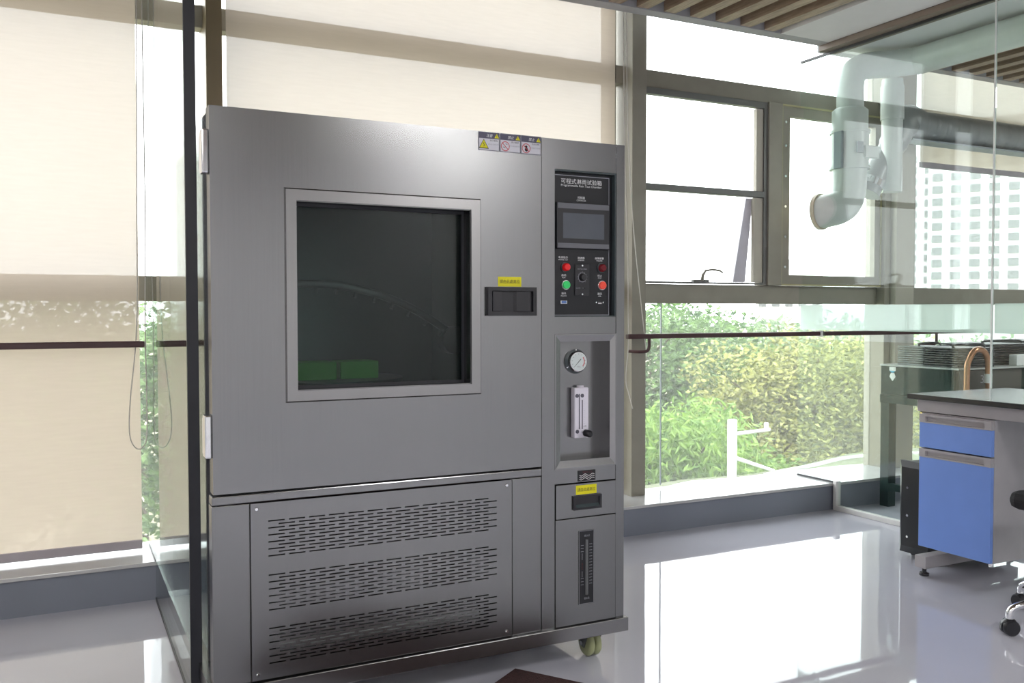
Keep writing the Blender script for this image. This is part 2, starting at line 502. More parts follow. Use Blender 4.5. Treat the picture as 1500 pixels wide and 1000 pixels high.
# ------------------------------------------------------------------ curtain wall windows
YF0, YF1, YG = 4.19, 4.27, 4.235                     # frame front / back, pane
ZM0, ZM1, ZR0, ZR1 = 2.385, 2.482, 1.200, 1.308      # transom and eye-level rail
def window(n, x0, x1, label, sash=False):
    w = root('window_%d' % n, ((x0 + x1) / 2, YG, 0.156), label, kind='structure')
    B(x0, x1, YF0, YF1, ZM0, ZM1, bev=0.004).build('transom', 'bronze_frame', w)
    B(x0, x1, YF0, YF1, ZR0, ZR1, bev=0.004).build('middle_rail', 'bronze_frame', w)
    B(x0, x1, YF0, YF1, 2.94, 3.0).build('head', 'bronze_frame', w)
    for a, b in ((0.157, ZR0), (ZR1, ZM0), (ZM1, 2.94)):
        B(x0, x1, YG, YG + 0.010, a, b).build('pane', 'window_glass', w)
    return w
w1 = window(1, -1.52, 0.616, 'left window bay behind the lowered blind')
w2 = window(2, 0.676, 2.794, 'window bay behind the test chamber')
B(2.700, 2.745, YF0, YF1, 0.172, 2.94).build('side_jamb', 'bronze_frame', w2)
w3 = window(3, 2.879, 4.735, 'clear window bay with hinged sash and view of trees')
w4 = window(4, 5.01, 7.24, 'window bay of the next room with towers outside')
# opening sash in bay 3
MB().ring(2.884, 3.79, 1.312, 2.38, 2.906, 3.765, 1.322, 2.345, 4.165, 4.20).build('sash_frame', 'sash_grey', w3)
B(2.90, 3.77, 4.16, 4.20, 1.822, 1.858, bev=0.003).build('sash_bar', 'sash_grey', w3)
B(3.70, 3.765, 4.175, 4.20, 1.325, 1.82).build('sash_stile', 'column_beige', w3)
B(3.715, 3.765, 4.175, 4.20, 1.86, 2.34).build('sash_stile', 'column_beige', w3)
MB().prism([(3.57, 1.325), (3.66, 1.325), (3.715, 1.82), (3.665, 1.82)], 'y', 4.205, 4.225).build('stay_arm', 'acrylic', w3)
hd = B(3.235, 3.345, 4.140, 4.165, 1.314, 1.334, bev=0.003).build('sash_handle', 'sash_grey', w3)
MB().tube([(3.29, 4.135, 1.333), (3.283, 4.120, 1.36), (3.29, 4.105, 1.382), (3.33, 4.098, 1.390), (3.38, 4.096, 1.385), (3.405, 4.096, 1.374)],
          [0.010, 0.009, 0.007, 0.006, 0.006, 0.005], 8).build('lever', 'bronze_frame', hd)
B(3.79, 3.895, 4.15, YF1, ZR1, ZM0, bev=0.004).build('sash_post', 'bronze_frame', w3)
MB().ring(3.895, 4.735, 1.312, 2.38, 3.965, 4.68, 1.372, 2.315, 4.165, 4.20).build('fixed_frame', 'bronze_frame', w3)
MB().ring(3.893, 4.737, 1.308, 2.384, 3.903, 4.727, 1.318, 2.374, 4.158, 4.168).build('gasket', 'gasket_yellow', w3)
for z in (1.42, 1.60, 1.78, 1.96, 2.14, 2.28):
    MB().cyl((3.93, 4.165, z), (0, -1, 0), 0.008, 0.004, 10).build('screw', 'chrome', w3)
B(3.075, 3.081, 4.229, 4.236, 0.172, ZR0).build('glass_joint', 'label_grey', w3)

def col(n, x0, x1, y0, mt, label):
    return tag(B(x0, x1, y0, 4.29, 0.15, 3.0, bev=0.004).build('trim_%d' % n, mt), label, kind='structure')
col(2, 0.612, 0.680, 4.10, 'column_bronze', 'bronze upright between the two blinds')
col(3, 2.790, 2.883, 4.10, 'bronze_frame', 'dark bronze upright beside the sash window')
col(4, 4.735, 4.79, 4.13, 'bronze_frame', 'dark upright in the next room')
col(5, 4.79, 4.955, 4.09, 'column_beige', 'pale cladded column in the next room')
col(6, 4.955, 5.01, 4.13, 'bronze_frame', 'dark upright right of the pale column')

# ------------------------------------------------------------------ glass partitions
# right partition
PX = 4.07
gp = root('glass_partition', (PX, 3.0, 0), 'frameless clear glass partition with frosted band beside the desk', 'partition')
pane = MB().prism([(3.886, 0.02), (2.915, 0.02), (2.915, 2.645), (4.185, 2.645), (4.185, 0.162), (3.886, 0.162)], 'x', PX - 0.005, PX + 0.005)
p1 = pane.build('glass_pane', 'partition_glass', gp)
p2 = B(PX - 0.005, PX + 0.005, -0.4, 2.905, 0.02, 2.645).build('glass_pane', 'partition_glass', gp)
B(PX - 0.004, PX + 0.004, 2.906, 2.914, 0.02, 2.645).build('glass_joint', 'tag_white', gp)
B(PX + 0.006, PX + 0.0075, 2.92, 4.18, 1.045, 1.19).build('frosted_band', 'frost_film', p1)
B(PX + 0.006, PX + 0.0075, -0.4, 2.90, 1.045, 1.19).build('frosted_band', 'frost_film', p2)
B(PX - 0.018, PX + 0.018, -0.4, 3.886, 0.0, 0.028, bev=0.002).build('floor_channel', 'channel_white', gp)
B(PX - 0.018, PX + 0.018, 3.862, 3.887, 0.028, 0.17, bev=0.002).build('plinth_channel', 'channel_white', gp)
B(PX - 0.008, PX + 0.008, 3.887, 4.185, 0.157, 0.166).build('sill_channel', 'channel_dark', gp)
B(PX - 0.007, PX + 0.007, -0.4, 4.185, 2.645, 2.658).build('top_seal', 'channel_dark', gp)
B(PX - 0.065, PX + 0.065, -0.4, 3.98, 2.658, ZC).build('top_channel', 'channel_brown', gp)

# left partition, meeting the outer wall beside the left blind
A0, A1 = Vector((0.372, 4.185)), Vector((0.361, 2.730))
dirv = (A1 - A0).normalized(); nrm = Vector((-dirv.y, dirv.x))
def wallbar(p, q, half, z0, z1):
    a = [p + nrm * half, q + nrm * half, q - nrm * half, p - nrm * half]
    return MB().prism([tuple(t) for t in a], 'z', z0, z1)
lp = root('glass_screen', (0.355, 3.0, 0), 'clear glass screen with black edge seal left of the test chamber', 'partition')
pa = A0 + dirv * ((4.185 - 3.886) / 1.455 * (A1 - A0).length)
m = wallbar(A0, pa, 0.005, 0.162, ZC)
pan = wallbar(A0, A1, 0.005, 0.165, ZC)
pan.build('glass_pane', 'partition_glass', lp)
wallbar(pa, A1, 0.005, 0.012, 0.165).build('lower_glass', 'partition_glass', lp)
wallbar(A1, A1 + dirv * 0.014, 0.0155, 0.0, ZC).build('edge_seal', 'seal_black', lp)
wallbar(pa, A1, 0.007, 0.0, 0.012).build('floor_seal', 'channel_dark', lp)
wallbar(A0, pa, 0.006, 0.1562, 0.165).build('sill_seal', 'channel_dark', lp)

# ------------------------------------------------------------------ roller blinds
def blind(x0, x1, y, z0, z1, label, rail=True):
    b = root('roller_blind', ((x0 + x1) / 2, y, z0), label, 'blind')
    nx, nz = 24, 30
    V = []; Fc = []
    for i in range(nx + 1):
        for j in range(nz + 1):
            x = x0 + (x1 - x0) * i / nx; z = z0 + (z1 - z0) * j / nz
            dy = 0.0025 * math.sin(i * 0.9) * math.sin(j * 0.35)
            V.append((x, y + dy, z))
    for i in range(nx):
        for j in range(nz):
            a = i * (nz + 1) + j
            Fc.append((a, a + nz + 1, a + nz + 2, a + 1))
    MB().add(V, Fc, True).build('fabric', 'sunscreen', b)
    B(x0, x1, y - 0.008, y + 0.008, z0 - 0.035, z0 + 0.002, bev=0.003).build('bottom_rail', 'blind_rail', b)
    B(x0 - 0.01, x1 + 0.01, y - 0.045, y + 0.045, z1, z1 + 0.085, bev=0.01).build('head_box', 'blind_head', b)
    return b
YB = 4.08
bl = blind(-1.50, 0.332, YB, 0.205, 2.79, 'lowered cream roller blind at the left beside the glass screen')
bm2 = blind(0.692, 2.668, YB, 0.205, 2.755, 'lowered cream roller blind behind the test chamber')
br = blind(5.02, 7.2, 4.11, 2.115, 2.85, 'half lowered cream roller blind in the next room')

def chain(path, label, rad=0.0026):
    c = MB().tube(path, rad, 6)
    return tag(c.build('blind_chain', 'chain_white'), label, 'chain')
def smooth(pts, n=6):
    P = [Vector(p) for p in pts]; out = []
    for i in range(len(P) - 1):
        p0 = P[max(i - 1, 0)]; p1 = P[i]; p2 = P[i + 1]; p3 = P[min(i + 2, len(P) - 1)]
        for k in range(n):
            t = k / n
            out.append(0.5 * ((2 * p1) + (p2 - p0) * t + (2 * p0 - 5 * p1 + 4 * p2 - p3) * t * t + (3 * p1 - p0 - 3 * p2 + p3) * t ** 3))
    out.append(P[-1])
    return out
chain(smooth([(0.338, 4.03, 2.80), (0.325, 4.03, 1.6), (0.318, 4.03, 1.1), (0.290, 4.03, 0.80), (0.285, 4.03, 0.66), (0.305, 4.03, 0.60), (0.335, 4.03, 0.60), (0.352, 4.03, 0.68), (0.350, 4.03, 1.1), (0.356, 4.03, 1.6), (0.352, 4.03, 2.80)]),
      'thin looped blind chain beside the glass screen')
chain(smooth([(2.695, 4.02, 2.74), (2.71, 4.02, 2.05), (2.75, 4.02, 1.55), (2.80, 4.02, 1.16), (2.835, 4.02, 0.90)]), 'thin white blind chain hanging in front of the right window upright')
chain(smooth([(2.684, 4.03, 2.74), (2.695, 4.03, 2.0), (2.715, 4.03, 1.5), (2.720, 4.03, 1.15), (2.722, 4.03, 0.98), (2.706, 4.03, 0.80), (2.725, 4.03, 0.72), (2.75, 4.03, 0.64)]), 'wavy white blind cord hanging beside the test chamber')

# ------------------------------------------------------------------ handrails
def handrail(x0, x1, label, brackets):
    h = root('handrail', ((x0 + x1) / 2, 4.01, 1.02), label, 'handrail')
    B(x0, x1, 3.993, 4.027, 1.010, 1.036, bev=0.005).build('bar', 'rail_maroon', h)
    for x, s in brackets:
        MB().tube(smooth([(x, 4.01, 1.012), (x, 4.01, 0.965), (x - 0.012 * s, 4.012, 0.945), (x - 0.04 * s, 4.03, 0.940), (x - 0.075 * s, 4.09, 0.942)], 4), 0.009, 8).build('bracket', 'rail_maroon', h)
    return h
handrail(-1.50, 0.345, 'dark maroon handrail in front of the left blind', [(-1.3, -1)])
handrail(0.40, 2.66, 'dark maroon handrail behind the test chamber', [(0.70, -1)])
handrail(2.70, 4.052, 'dark maroon handrail across the clear window', [(2.84, 1)])
handrail(4.088, 5.42, 'dark handrail in the next room behind the glass partition', [(5.07, 1)])
cl = B(4.052, 4.064, 3.986, 4.034, 1.004, 1.042, bev=0.003)
tag(cl.build('rail_collar', 'collar_white'), 'small white collar where the handrail meets the glass partition', 'collar')

# ------------------------------------------------------------------ rain test chamber
FY = 2.50
ch = root('rain_test_chamber', (1.027, 3.0, 0.0), 'large stainless steel rain test chamber with window door and control column', 'test chamber')
BK = 3.46
# cabinet carcass
m = MB()
m.box(0.396, 1.655, FY + 0.05, BK, 1.655, 1.688)        # top
m.box(0.385, 1.668, BK - 0.01, BK, 0.15, 1.688)        # back
m.box(0.396, 1.655, FY + 0.01, BK, 0.150, 0.165)       # bottom
m.box(1.366, 1.412, FY + 0.0, BK - 0.01, 0.150, 1.690)   # divider and stile
m.box(1.641, 1.672, FY, FY + 0.05, 0.150, 1.690)       # right stile
m.box(0.396, 1.366, FY + 0.04, BK - 0.01, 0.640, 0.668)       # deck under the chamber
m.box(1.412, 1.641, FY + 0.002, FY + 0.03, 1.598, 1.690)       # above control panel
m.box(1.412, 1.641, FY + 0.002, FY + 0.03, 1.082, 1.136)       # between control panel and gauge bay
m.box(1.412, 1.641, FY + 0.002, FY + 0.03, 0.608, 0.654)       # strip with the water mark
m.box(1.412, 1.641, FY + 0.15, FY + 0.16, 0.16, 1.68)       # inner back of the column
m.build('carcass', 'steel', ch)
B(1.650, 1.672, FY + 0.05, BK, 0.150, 1.688).build('right_side_panel', 'steel', ch)
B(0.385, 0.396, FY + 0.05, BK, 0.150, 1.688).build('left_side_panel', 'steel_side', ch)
# ledge under the door, lower posts
B(0.374, 1.364, FY - 0.004, FY + 0.045, 0.640, 0.664, bev=0.003).build('door_ledge', 'steel', ch)
B(0.374, 0.472, FY, FY + 0.05, 0.150, 0.638, bev=0.002).build('corner_post', 'steel', ch)
B(1.263, 1.364, FY, FY + 0.05, 0.150, 0.638, bev=0.002).build('corner_post', 'steel', ch)
# base frame
bf = MB()
bf.box(0.366, 1.684, FY - 0.012, FY + 0.04, 0.105, 0.150, bev=0.002)
bf.box(0.366, 1.684, BK - 0.04, BK + 0.01, 0.105, 0.150)
bf.box(0.366, 0.406, FY + 0.04, BK - 0.04, 0.105, 0.150)
bf.box(1.644, 1.684, FY + 0.04, BK - 0.04, 0.105, 0.150)
bf.box(0.406, 1.644, FY + 0.04, BK - 0.04, 0.138, 0.150)
bf.build('base_frame', 'steel_trim', ch)
# casters
def caster(x, y):
    c = MB()
    c.box(x - 0.045, x + 0.045, y - 0.05, y + 0.05, 0.098, 0.105, bev=0.002)
    c.cyl((x, y, 0.088), (0, 0, 1), 0.030, 0.010, 16)
    for s in (-1, 1):
        c.prism([(y - 0.036, 0.094), (y + 0.030, 0.094), (y + 0.014, 0.034), (y - 0.006, 0.030)], 'x', x + s * 0.027 - 0.002, x + s * 0.027 + 0.002)
    f = c.build('caster', 'caster_metal', ch)
    for s in (-1, 1):
        wv = MB()
        prof = [(0.0, 0.034), (0.004, 0.042), (0.014, 0.044), (0.020, 0.040), (0.022, 0.030)]
        n = 24; V = []; Fc = []
        for dx, r in prof:
            V += [(x + s * (0.0015 + dx), y + r * math.cos(2 * PI * k / n), 0.0445 + r * math.sin(2 * PI * k / n)) for k in range(n)]
        for i in range(len(prof) - 1):
            Fc += [(i * n + k, i * n + (k + 1) % n, (i + 1) * n + (k + 1) % n, (i + 1) * n + k) for k in range(n)]
        Fc += [tuple(range(n)), tuple(range((len(prof) - 1) * n, len(prof) * n))]
        wv.add(V, Fc, True)
        wv.build('wheel', 'caster_olive', f)
    MB().cyl((x - 0.034, y + 0.004, 0.0445), (1, 0, 0), 0.008, 0.068, 12).build('axle', 'chrome', f)
for x in (0.46, 1.605):
    for y in (FY + 0.10, BK - 0.10):
        caster(x, y)

# door with window
dr = MB().ring(0.378, 1.361, 0.670, 1.690, 0.604, 1.120, 0.939, 1.453, FY - 0.006, FY + 0.046).build('door', 'steel', ch)
# reveal and raised frame
fr = MB()
V = []
for (a, b, c, d, y) in ((0.570, 1.155, 0.905, 1.488, FY - 0.0062), (0.574, 1.151, 0.909, 1.484, FY - 0.0125), (0.602, 1.122, 0.937, 1.455, FY - 0.0125), (0.602, 1.122, 0.937, 1.455, FY + 0.046)):
    V += [(a, y, c), (b, y, c), (b, y, d), (a, y, d)]
Fc = [(r * 4 + i, r * 4 + (i + 1) % 4, (r + 1) * 4 + (i + 1) % 4, (r + 1) * 4 + i) for r in range(3) for i in range(4)]
fr.add(V, Fc)
wfm = fr.build('window_frame', 'steel_trim', dr)
MB().ring(0.602, 1.122, 0.937, 1.455, 0.612, 1.112, 0.947, 1.445, FY + 0.040, FY + 0.046).build('gasket', 'seal_black', wfm)
B(0.603, 1.121, FY + 0.046, FY + 0.052, 0.938, 1.454).build('window_pane', 'chamber_glass', dr)
# cavity liner
cav = MB()
X0, X1, Y0, Y1, Z0, Z1 = 0.45, 1.30, FY + 0.055, 3.25, 0.72, 1.62
cav.add([(X0, Y0, Z0), (X1, Y0, Z0), (X1, Y0, Z1), (X0, Y0, Z1), (X0, Y1, Z0), (X1, Y1, Z0), (X1, Y1, Z1), (X0, Y1, Z1)],
        [(0, 1, 5, 4), (1, 2, 6, 5), (2, 3, 7, 6), (3, 0, 4, 7), (4, 5, 6, 7)])
cav.build('cavity_liner', 'steel_liner', ch)
B(0.398, 0.45, FY + 0.050, FY + 0.058, 0.67, 1.655).build('cavity_lip', 'steel_liner', ch)
B(1.30, 1.365, FY + 0.050, FY + 0.058, 0.67, 1.655).build('cavity_lip', 'steel_liner', ch)
# spray arc and turntable inside
arc = [(0.75 + 0.794 * math.sin(t), 2.92, 0.449 + 0.794 * math.cos(t)) for t in [-0.36 + 1.02 * k / 24 for k in range(25)]]
sa = MB().tube(arc, 0.013, 10).build('spray_arc', 'caster_metal', ch)
for k in range(1, 24, 2):
    p = Vector(arc[k]); d = (Vector((0.75, 2.92, 0.449)) - p).normalized()
    MB().cyl(p + d * 0.008, d, 0.006, 0.022, 8).build('nozzle', 'caster_metal', sa)
MB().cyl((1.245, 2.95, 1.055), (0, -1, 0), 0.048, 0.06, 20).build('arc_bearing', 'caster_metal', ch)
tt = MB().cyl((0.80, 2.93, 0.925), (0, 0, 1), 0.25, 0.016, 36).build('turntable', 'steel_liner', ch)
MB().cyl((0.80, 2.93, 0.72), (0, 0, 1), 0.03, 0.205, 16).build('spindle', 'steel_liner', tt)
tag(B(0.655, 0.80, 2.80, 2.92, 0.941, 0.996, bev=0.003).build('sample_block', 'foam_green'), 'green sample block inside the chamber, leftmost of the two', 'block', 'green samples on the turntable')
tag(B(0.815, 0.94, 2.81, 2.92, 0.941, 0.996, bev=0.003).build('sample_block', 'foam_green'), 'green sample block inside the chamber, rightmost of the two', 'block', 'green samples on the turntable')
# hinges on the door side
for z0, z1 in ((1.515, 1.630), (0.765, 0.880)):
    h = MB(); h.box(0.360, 0.378, FY + 0.002, FY + 0.045, z0, z1, bev=0.004)
    hg = h.build('hinge', 'chrome', ch)
    MB().cyl((0.368, FY + 0.052, z0 + 0.01), (0, 0, 1), 0.008, z1 - z0 - 0.02, 12).build('hinge_pin', 'chrome', hg)

YD = FY - 0.0066                                      # door face for stickers
# door handle: framed recess with a grip
hb = MB()
hb.ring(1.173, 1.338, 1.140, 1.227, 1.186, 1.326, 1.152, 1.215, FY - 0.020, FY - 0.006)
hb.box(1.186, 1.326, FY - 0.009, FY - 0.0062, 1.152, 1.215)
ho = hb.build('door_handle', 'black_plastic', dr)
g = MB()
g.prism([(1.188, FY - 0.0092), (1.188, FY - 0.022), (1.217, FY - 0.024), (1.219, FY - 0.0092)], 'z', 1.154, 1.213)
g.build('grip', 'black_plastic', ho)
g = MB()
g.prism([(1.262, FY - 0.0092), (1.270, FY - 0.017), (1.318, FY - 0.017), (1.318, FY - 0.0092)], 'z', 1.154, 1.213)
g.build('grip', 'black_plastic', ho)
# yellow pull stickers
def ysticker(x0, x1, z0, z1, y, parent):
    st = B(x0, x1, y - 0.0008, y, z0, z1).build('pull_sticker', 'sticker_yellow', parent)
    w = x1 - x0; h = z1 - z0
    text('請由此處高拉', x0 + w * 0.07, x1 - w * 0.07, z0 + h * 0.32, z1 - h * 0.28, y - 0.0012, 'print_black', st)
ysticker(1.212, 1.291, 1.2285, 1.258, YD + 0.0006, dr)
# three warning stickers
def rect(x0, x1, z0, z1, y): return MB().add([(x0, y, z0), (x1, y, z0), (x1, y, z1), (x0, y, z1)], [(0, 1, 2, 3)])
def disc(cx, cz, r, y, n=28, ri=0.0):
    mb = MB()
    if ri <= 0:
        return mb.add([(cx + r * math.cos(2 * PI * k / n), y, cz + r * math.sin(2 * PI * k / n)) for k in range(n)], [tuple(range(n))])
    V = [(cx + rr * math.cos(2 * PI * k / n), y, cz + rr * math.sin(2 * PI * k / n)) for rr in (r, ri) for k in range(n)]
    return mb.add(V, [(k, (k + 1) % n, n + (k + 1) % n, n + k) for k in range(n)])
def tri(cx, cz, r, y, mt, parent, name):
    return MB().add([(cx - r, y, cz - r * 0.75), (cx + r, y, cz - r * 0.75), (cx, y, cz + r)], [(0, 1, 2)]).build(name, mt, parent)
for i, (title, l1, l2) in enumerate((('注意', '当心触电', '非专业人员请勿打开'), ('禁止', '禁止触摸', '运行中请勿触摸内部'), ('禁止', '禁止放入易燃物', '试验箱内严禁易燃'))):
    a = 1.1475 + i * 0.0712; b = a + 0.0692
    z0, z1 = 1.634 - i * 0.0005, 1.6885
    st = B(a, b, YD - 0.0008, YD + 0.0006, z0, z1, bev=0.0003).build('warning_sticker', 'sticker_white', dr)
    y1 = YD - 0.0012
    rect(a + 0.0008, b - 0.0008, z1 - 0.019, z1 - 0.0008, y1).build('sticker_header', 'sticker_header', st)
    MB().ring(a + 0.0002, b - 0.0002, z0 + 0.0002, z1 - 0.0002, a + 0.0016, b - 0.0016, z0 + 0.0016, z1 - 0.0016, y1 - 0.0003, y1).build('sticker_border', 'sticker_header', st)
    text(title, a + 0.026, a + 0.047, z1 - 0.0150, z1 - 0.0050, y1 - 0.0004, 'print_white', st, shear=0.25)
    tri(b - 0.009, z1 - 0.0105, 0.0075, y1 - 0.0004, 'sticker_yellow', st, 'hazard_mark')
    text('!', b - 0.0098, b - 0.0082, z1 - 0.0145, z1 - 0.0070, y1 - 0.0007, 'print_black', st)
    text(l1, b - 0.032, b - 0.006, z1 - 0.0265, z1 - 0.0215, y1 - 0.0004, 'print_black', st)
    text(l2, b - 0.038, b - 0.003, z1 - 0.0375, z1 - 0.0335, y1 - 0.0004, 'print_grey', st)
    cx, cz = a + 0.0175, z0 + 0.0175
    if i == 0:
        tri(cx, cz, 0.0165, y1 - 0.0003, 'print_black', st, 'hazard_outline')
        tri(cx, cz, 0.0135, y1 - 0.0006, 'sticker_yellow', st, 'hazard_fill')
        MB().add([(cx + dx, y1 - 0.0009, cz + dz) for dx, dz in ((0.001, 0.008), (-0.003, 0.0005), (0.0, 0.0005), (-0.001, -0.008), (0.003, -0.0005), (0.0, -0.0005))], [(0, 1, 2, 5), (2, 3, 4, 5)]).build('bolt_mark', 'print_black', st)
    else:
        disc(cx, cz, 0.0145, y1 - 0.0009, ri=0.0125).build('ban_ring', 'print_red', st)
        MB().add([(cx + dx, y1 - 0.0009, cz + dz) for dx, dz in ((-0.0100, 0.0085), (-0.0085, 0.0100), (0.0100, -0.0085), (0.0085, -0.0100))], [(0, 1, 2, 3)]).build('ban_bar', 'print_red', st)
        if i == 1:
            MB().add([(cx + dx, y1 - 0.0005, cz + dz) for dx, dz in ((-0.008, -0.004), (-0.001, -0.006), (0.001, -0.003), (-0.006, -0.001), (0.0, 0.007), (0.007, 0.004), (0.008, 0.006), (0.002, 0.009))], [(0, 1, 2, 3), (4, 5, 6, 7)]).build('hand_mark', 'print_grey', st)
        else:
            disc(cx, cz + 0.0045, 0.0042, y1 - 0.0005, 14).build('ban_symbol', 'print_black', st)
            disc(cx + 0.0008, cz - 0.004, 0.0058, y1 - 0.0006, 14).build('ban_symbol', 'print_black', st)

# control panel (recessed black plate)
PY = FY + 0.022
m = MB(); m.box(1.412, 1.641, PY, PY + 0.01, 1.136, 1.598)
cp = m.build('control_panel', 'panel_black', ch)
MB().ring(1.413, 1.6265, 1.1405, 1.584, 1.4145, 1.6250, 1.1425, 1.582, PY - 0.0012, PY - 0.0002).build('panel_outline', 'print_grey', cp)
MB().ring(1.4125, 1.6405, 1.1365, 1.5975, 1.4135, 1.636, 1.1395, 1.592, PY - 0.020, PY - 0.0012).build('panel_rim', 'gauge_ring', cp)
T = PY - 0.0008
text('可程式淋雨试验箱', 1.447, 1.598, 1.5575, 1.5735, T, 'print_white', cp)
text('Programmable Rain Test Chamber', 1.447, 1.598, 1.5465, 1.5555, T, 'print_white', cp)
text('控制器', 1.508, 1.535, 1.5105, 1.5195, T, 'print_white', cp)
text('CONTROLLER', 1.504, 1.539, 1.5040, 1.5085, T, 'print_white', cp)
ts = B(1.427, 1.6235, PY - 0.010, PY - 0.0002, 1.352, 1.497, bev=0.002).build('touchscreen', 'black_plastic', cp)
rect(1.430, 1.6205, 1.478, 1.495, PY - 0.0104).build('bezel_strip', 'bezel_grey', ts)
rect(1.430, 1.6205, 1.354, 1.369, PY - 0.0104).build('bezel_strip', 'bezel_grey', ts)
rect(1.449, 1.602, 1.384, 1.464, PY - 0.0104).build('display', 'screen_off', ts)
def dome(x, z, r, mt, name):
    b = MB().cyl((x, PY - 0.0002, z), (0, -1, 0), r + 0.0025, 0.004, 22).build(name, 'gauge_ring', cp)
    d = MB().cyl((x, PY - 0.0042, z), (0, -1, 0), r, 0.013, 22, r2=r * 0.93, bev=0.003)
    d.build('lens', mt, b)
    return b
def push(x, z, r, mt, name):
    b = MB().cyl((x, PY - 0.0002, z), (0, -1, 0), r + 0.0030, 0.007, 22, bev=0.001).build(name, 'chrome', cp)
    MB().cyl((x, PY - 0.0072, z), (0, -1, 0), r, 0.006, 22, bev=0.0012).build('cap', mt, b)
    return b
def cap2(x, z, cn, en, w1=0.020, w2=0.018):
    text(cn, x - w1 / 2, x + w1 / 2, z + 0.0045, z + 0.0115, T, 'print_white', cp)
    text(en, x - w2 / 2, x + w2 / 2, z - 0.0015, z + 0.0022, T, 'print_white', cp)
dome(1.462, 1.293, 0.0132, 'button_red', 'power_lamp')
dome(1.597, 1.293, 0.0132, 'lens_maroon', 'alarm_lamp')
push(1.462, 1.237, 0.0128, 'button_green', 'run_button')
push(1.597, 1.237, 0.0128, 'button_orange_red', 'stop_button')
cap2(1.455, 1.316, '电源指示', 'POWER ACT', 0.034, 0.034)
cap2(1.521, 1.316, '调速器', 'SPEEDER', 0.026, 0.024)
cap2(1.590, 1.316, '故障报警', 'FAILURE', 0.034, 0.022)
cap2(1.457, 1.260, '启动', 'RUN', 0.017, 0.011)
cap2(1.591, 1.260, '停止', 'STOP', 0.017, 0.013)
cap2(1.457, 1.202, '通讯', 'RS232', 0.017, 0.020)
cap2(1.591, 1.202, '通讯', 'USB', 0.017, 0.011)
sp = B(1.497, 1.550, PY - 0.004, PY - 0.0002, 1.204, 1.303, bev=0.001).build('speed_controller', 'black_plastic', cp)
MB().cyl((1.5235, PY - 0.004, 1.262), (0, -1, 0), 0.0125, 0.012, 20, r2=0.0105, bev=0.001).build('knob', 'black_plastic', sp)
disc(1.5235, 1.262, 0.0155, PY - 0.0043, 26, ri=0.0140).build('dial_ring', 'print_grey', sp)
for k in range(11):
    an = math.radians(-140 + 28 * k) ; dx, dz = math.sin(an), math.cos(an)
    px, pz = -dz, dx
    MB().add([(1.5235 + dx * r + px * s * 0.0004, PY - 0.0044, 1.262 + dz * r + pz * s * 0.0004) for r, s in ((0.0165, -1), (0.0165, 1), (0.0190, 1), (0.0190, -1))], [(0, 1, 2, 3)]).build('dial_tick', 'print_grey', sp)
text('MOTOR SPEED', 1.506, 1.541, 1.2865, 1.2900, PY - 0.0044, 'print_grey', sp)
text('RUN  STOP', 1.500, 1.516, 1.2255, 1.2290, PY - 0.0044, 'print_grey', sp)
MB().tube([(1.5235, PY - 0.004, 1.2275), (1.526, PY - 0.013, 1.226)], 0.0022, 8).build('toggle', 'chrome', sp)
for z in (1.299, 1.208):
    MB().cyl((1.5235, PY - 0.004, z), (0, -1, 0), 0.0028, 0.0015, 12).build('screw', 'chrome', sp)
pt = B(1.444, 1.468, PY - 0.004, PY - 0.0002, 1.177, 1.188, bev=0.001).build('serial_port', 'chrome', cp)
B(1.4475, 1.4645, PY - 0.006, PY - 0.004, 1.1785, 1.1865, bev=0.0008).build('port_core', 'connector_blue', pt)
us = B(1.582, 1.600, PY - 0.003, PY - 0.0002, 1.177, 1.186, bev=0.0005).build('usb_port', 'black_plastic', cp)
B(1.584, 1.597, PY - 0.0038, PY - 0.003, 1.178, 1.181).build('port_tongue', 'print_white', us)
for x in (1.578, 1.604):
    MB().cyl((x, PY - 0.0002, 1.182), (0, -1, 0), 0.0022, 0.0015, 10).build('screw', 'chrome', cp)

# gauge bay: bevelled frame round a recess
gb = MB()
V = []
for (a, b, c, d, y) in ((1.4125, 1.6405, 0.6545, 1.0815, FY - 0.001), (1.416, 1.637, 0.658, 1.078, FY - 0.001), (1.434, 1.619, 0.680, 1.058, FY + 0.003), (1.434, 1.619, 0.680, 1.058, FY + 0.062)):
    V += [(a, y, c), (b, y, c), (b, y, d), (a, y, d)]
gb.add(V, [(r * 4 + i, r * 4 + (i + 1) % 4, (r + 1) * 4 + (i + 1) % 4, (r + 1) * 4 + i) for r in range(3) for i in range(4)])
GB = gb.build('gauge_bay', 'steel_trim', ch)
GY = FY + 0.062
B(1.434, 1.619, GY, GY + 0.004, 0.680, 1.058).build('bay_back', 'steel', GB)
k = GY / FY                                            # the recess sits a little further away
gx, gz = 1.5235, 0.991
ga = MB().cyl((gx, GY, gz), (0, -1, 0), 0.040, 0.004, 32).build('pressure_gauge', 'gauge_ring', ch)
MB().cyl((gx, GY - 0.004, gz), (0, -1, 0), 0.034, 0.018, 32, bev=0.003).build('case', 'chrome', ga)
disc(gx, gz, 0.0292, GY - 0.0226, 32).build('dial', 'gauge_dial', ga)
for kk in range(11):
    an = math.radians(-135 + 27 * kk); dx, dz = math.sin(an), math.cos(an); px, pz = -dz, dx
    MB().add([(gx + dx * r + px * s * 0.0005, GY - 0.0229, gz + dz * r + pz * s * 0.0005) for r, s in ((0.0225, -1), (0.0225, 1), (0.0265, 1), (0.0265, -1))], [(0, 1, 2, 3)]).build('dial_tick', 'print_black', ga)
V = [(gx + r * math.sin(math.radians(a)), GY - 0.0228, gz + r * math.cos(math.radians(a))) for r in (0.0225, 0.0195) for a in range(50, 136, 5)]
n = len(V) // 2
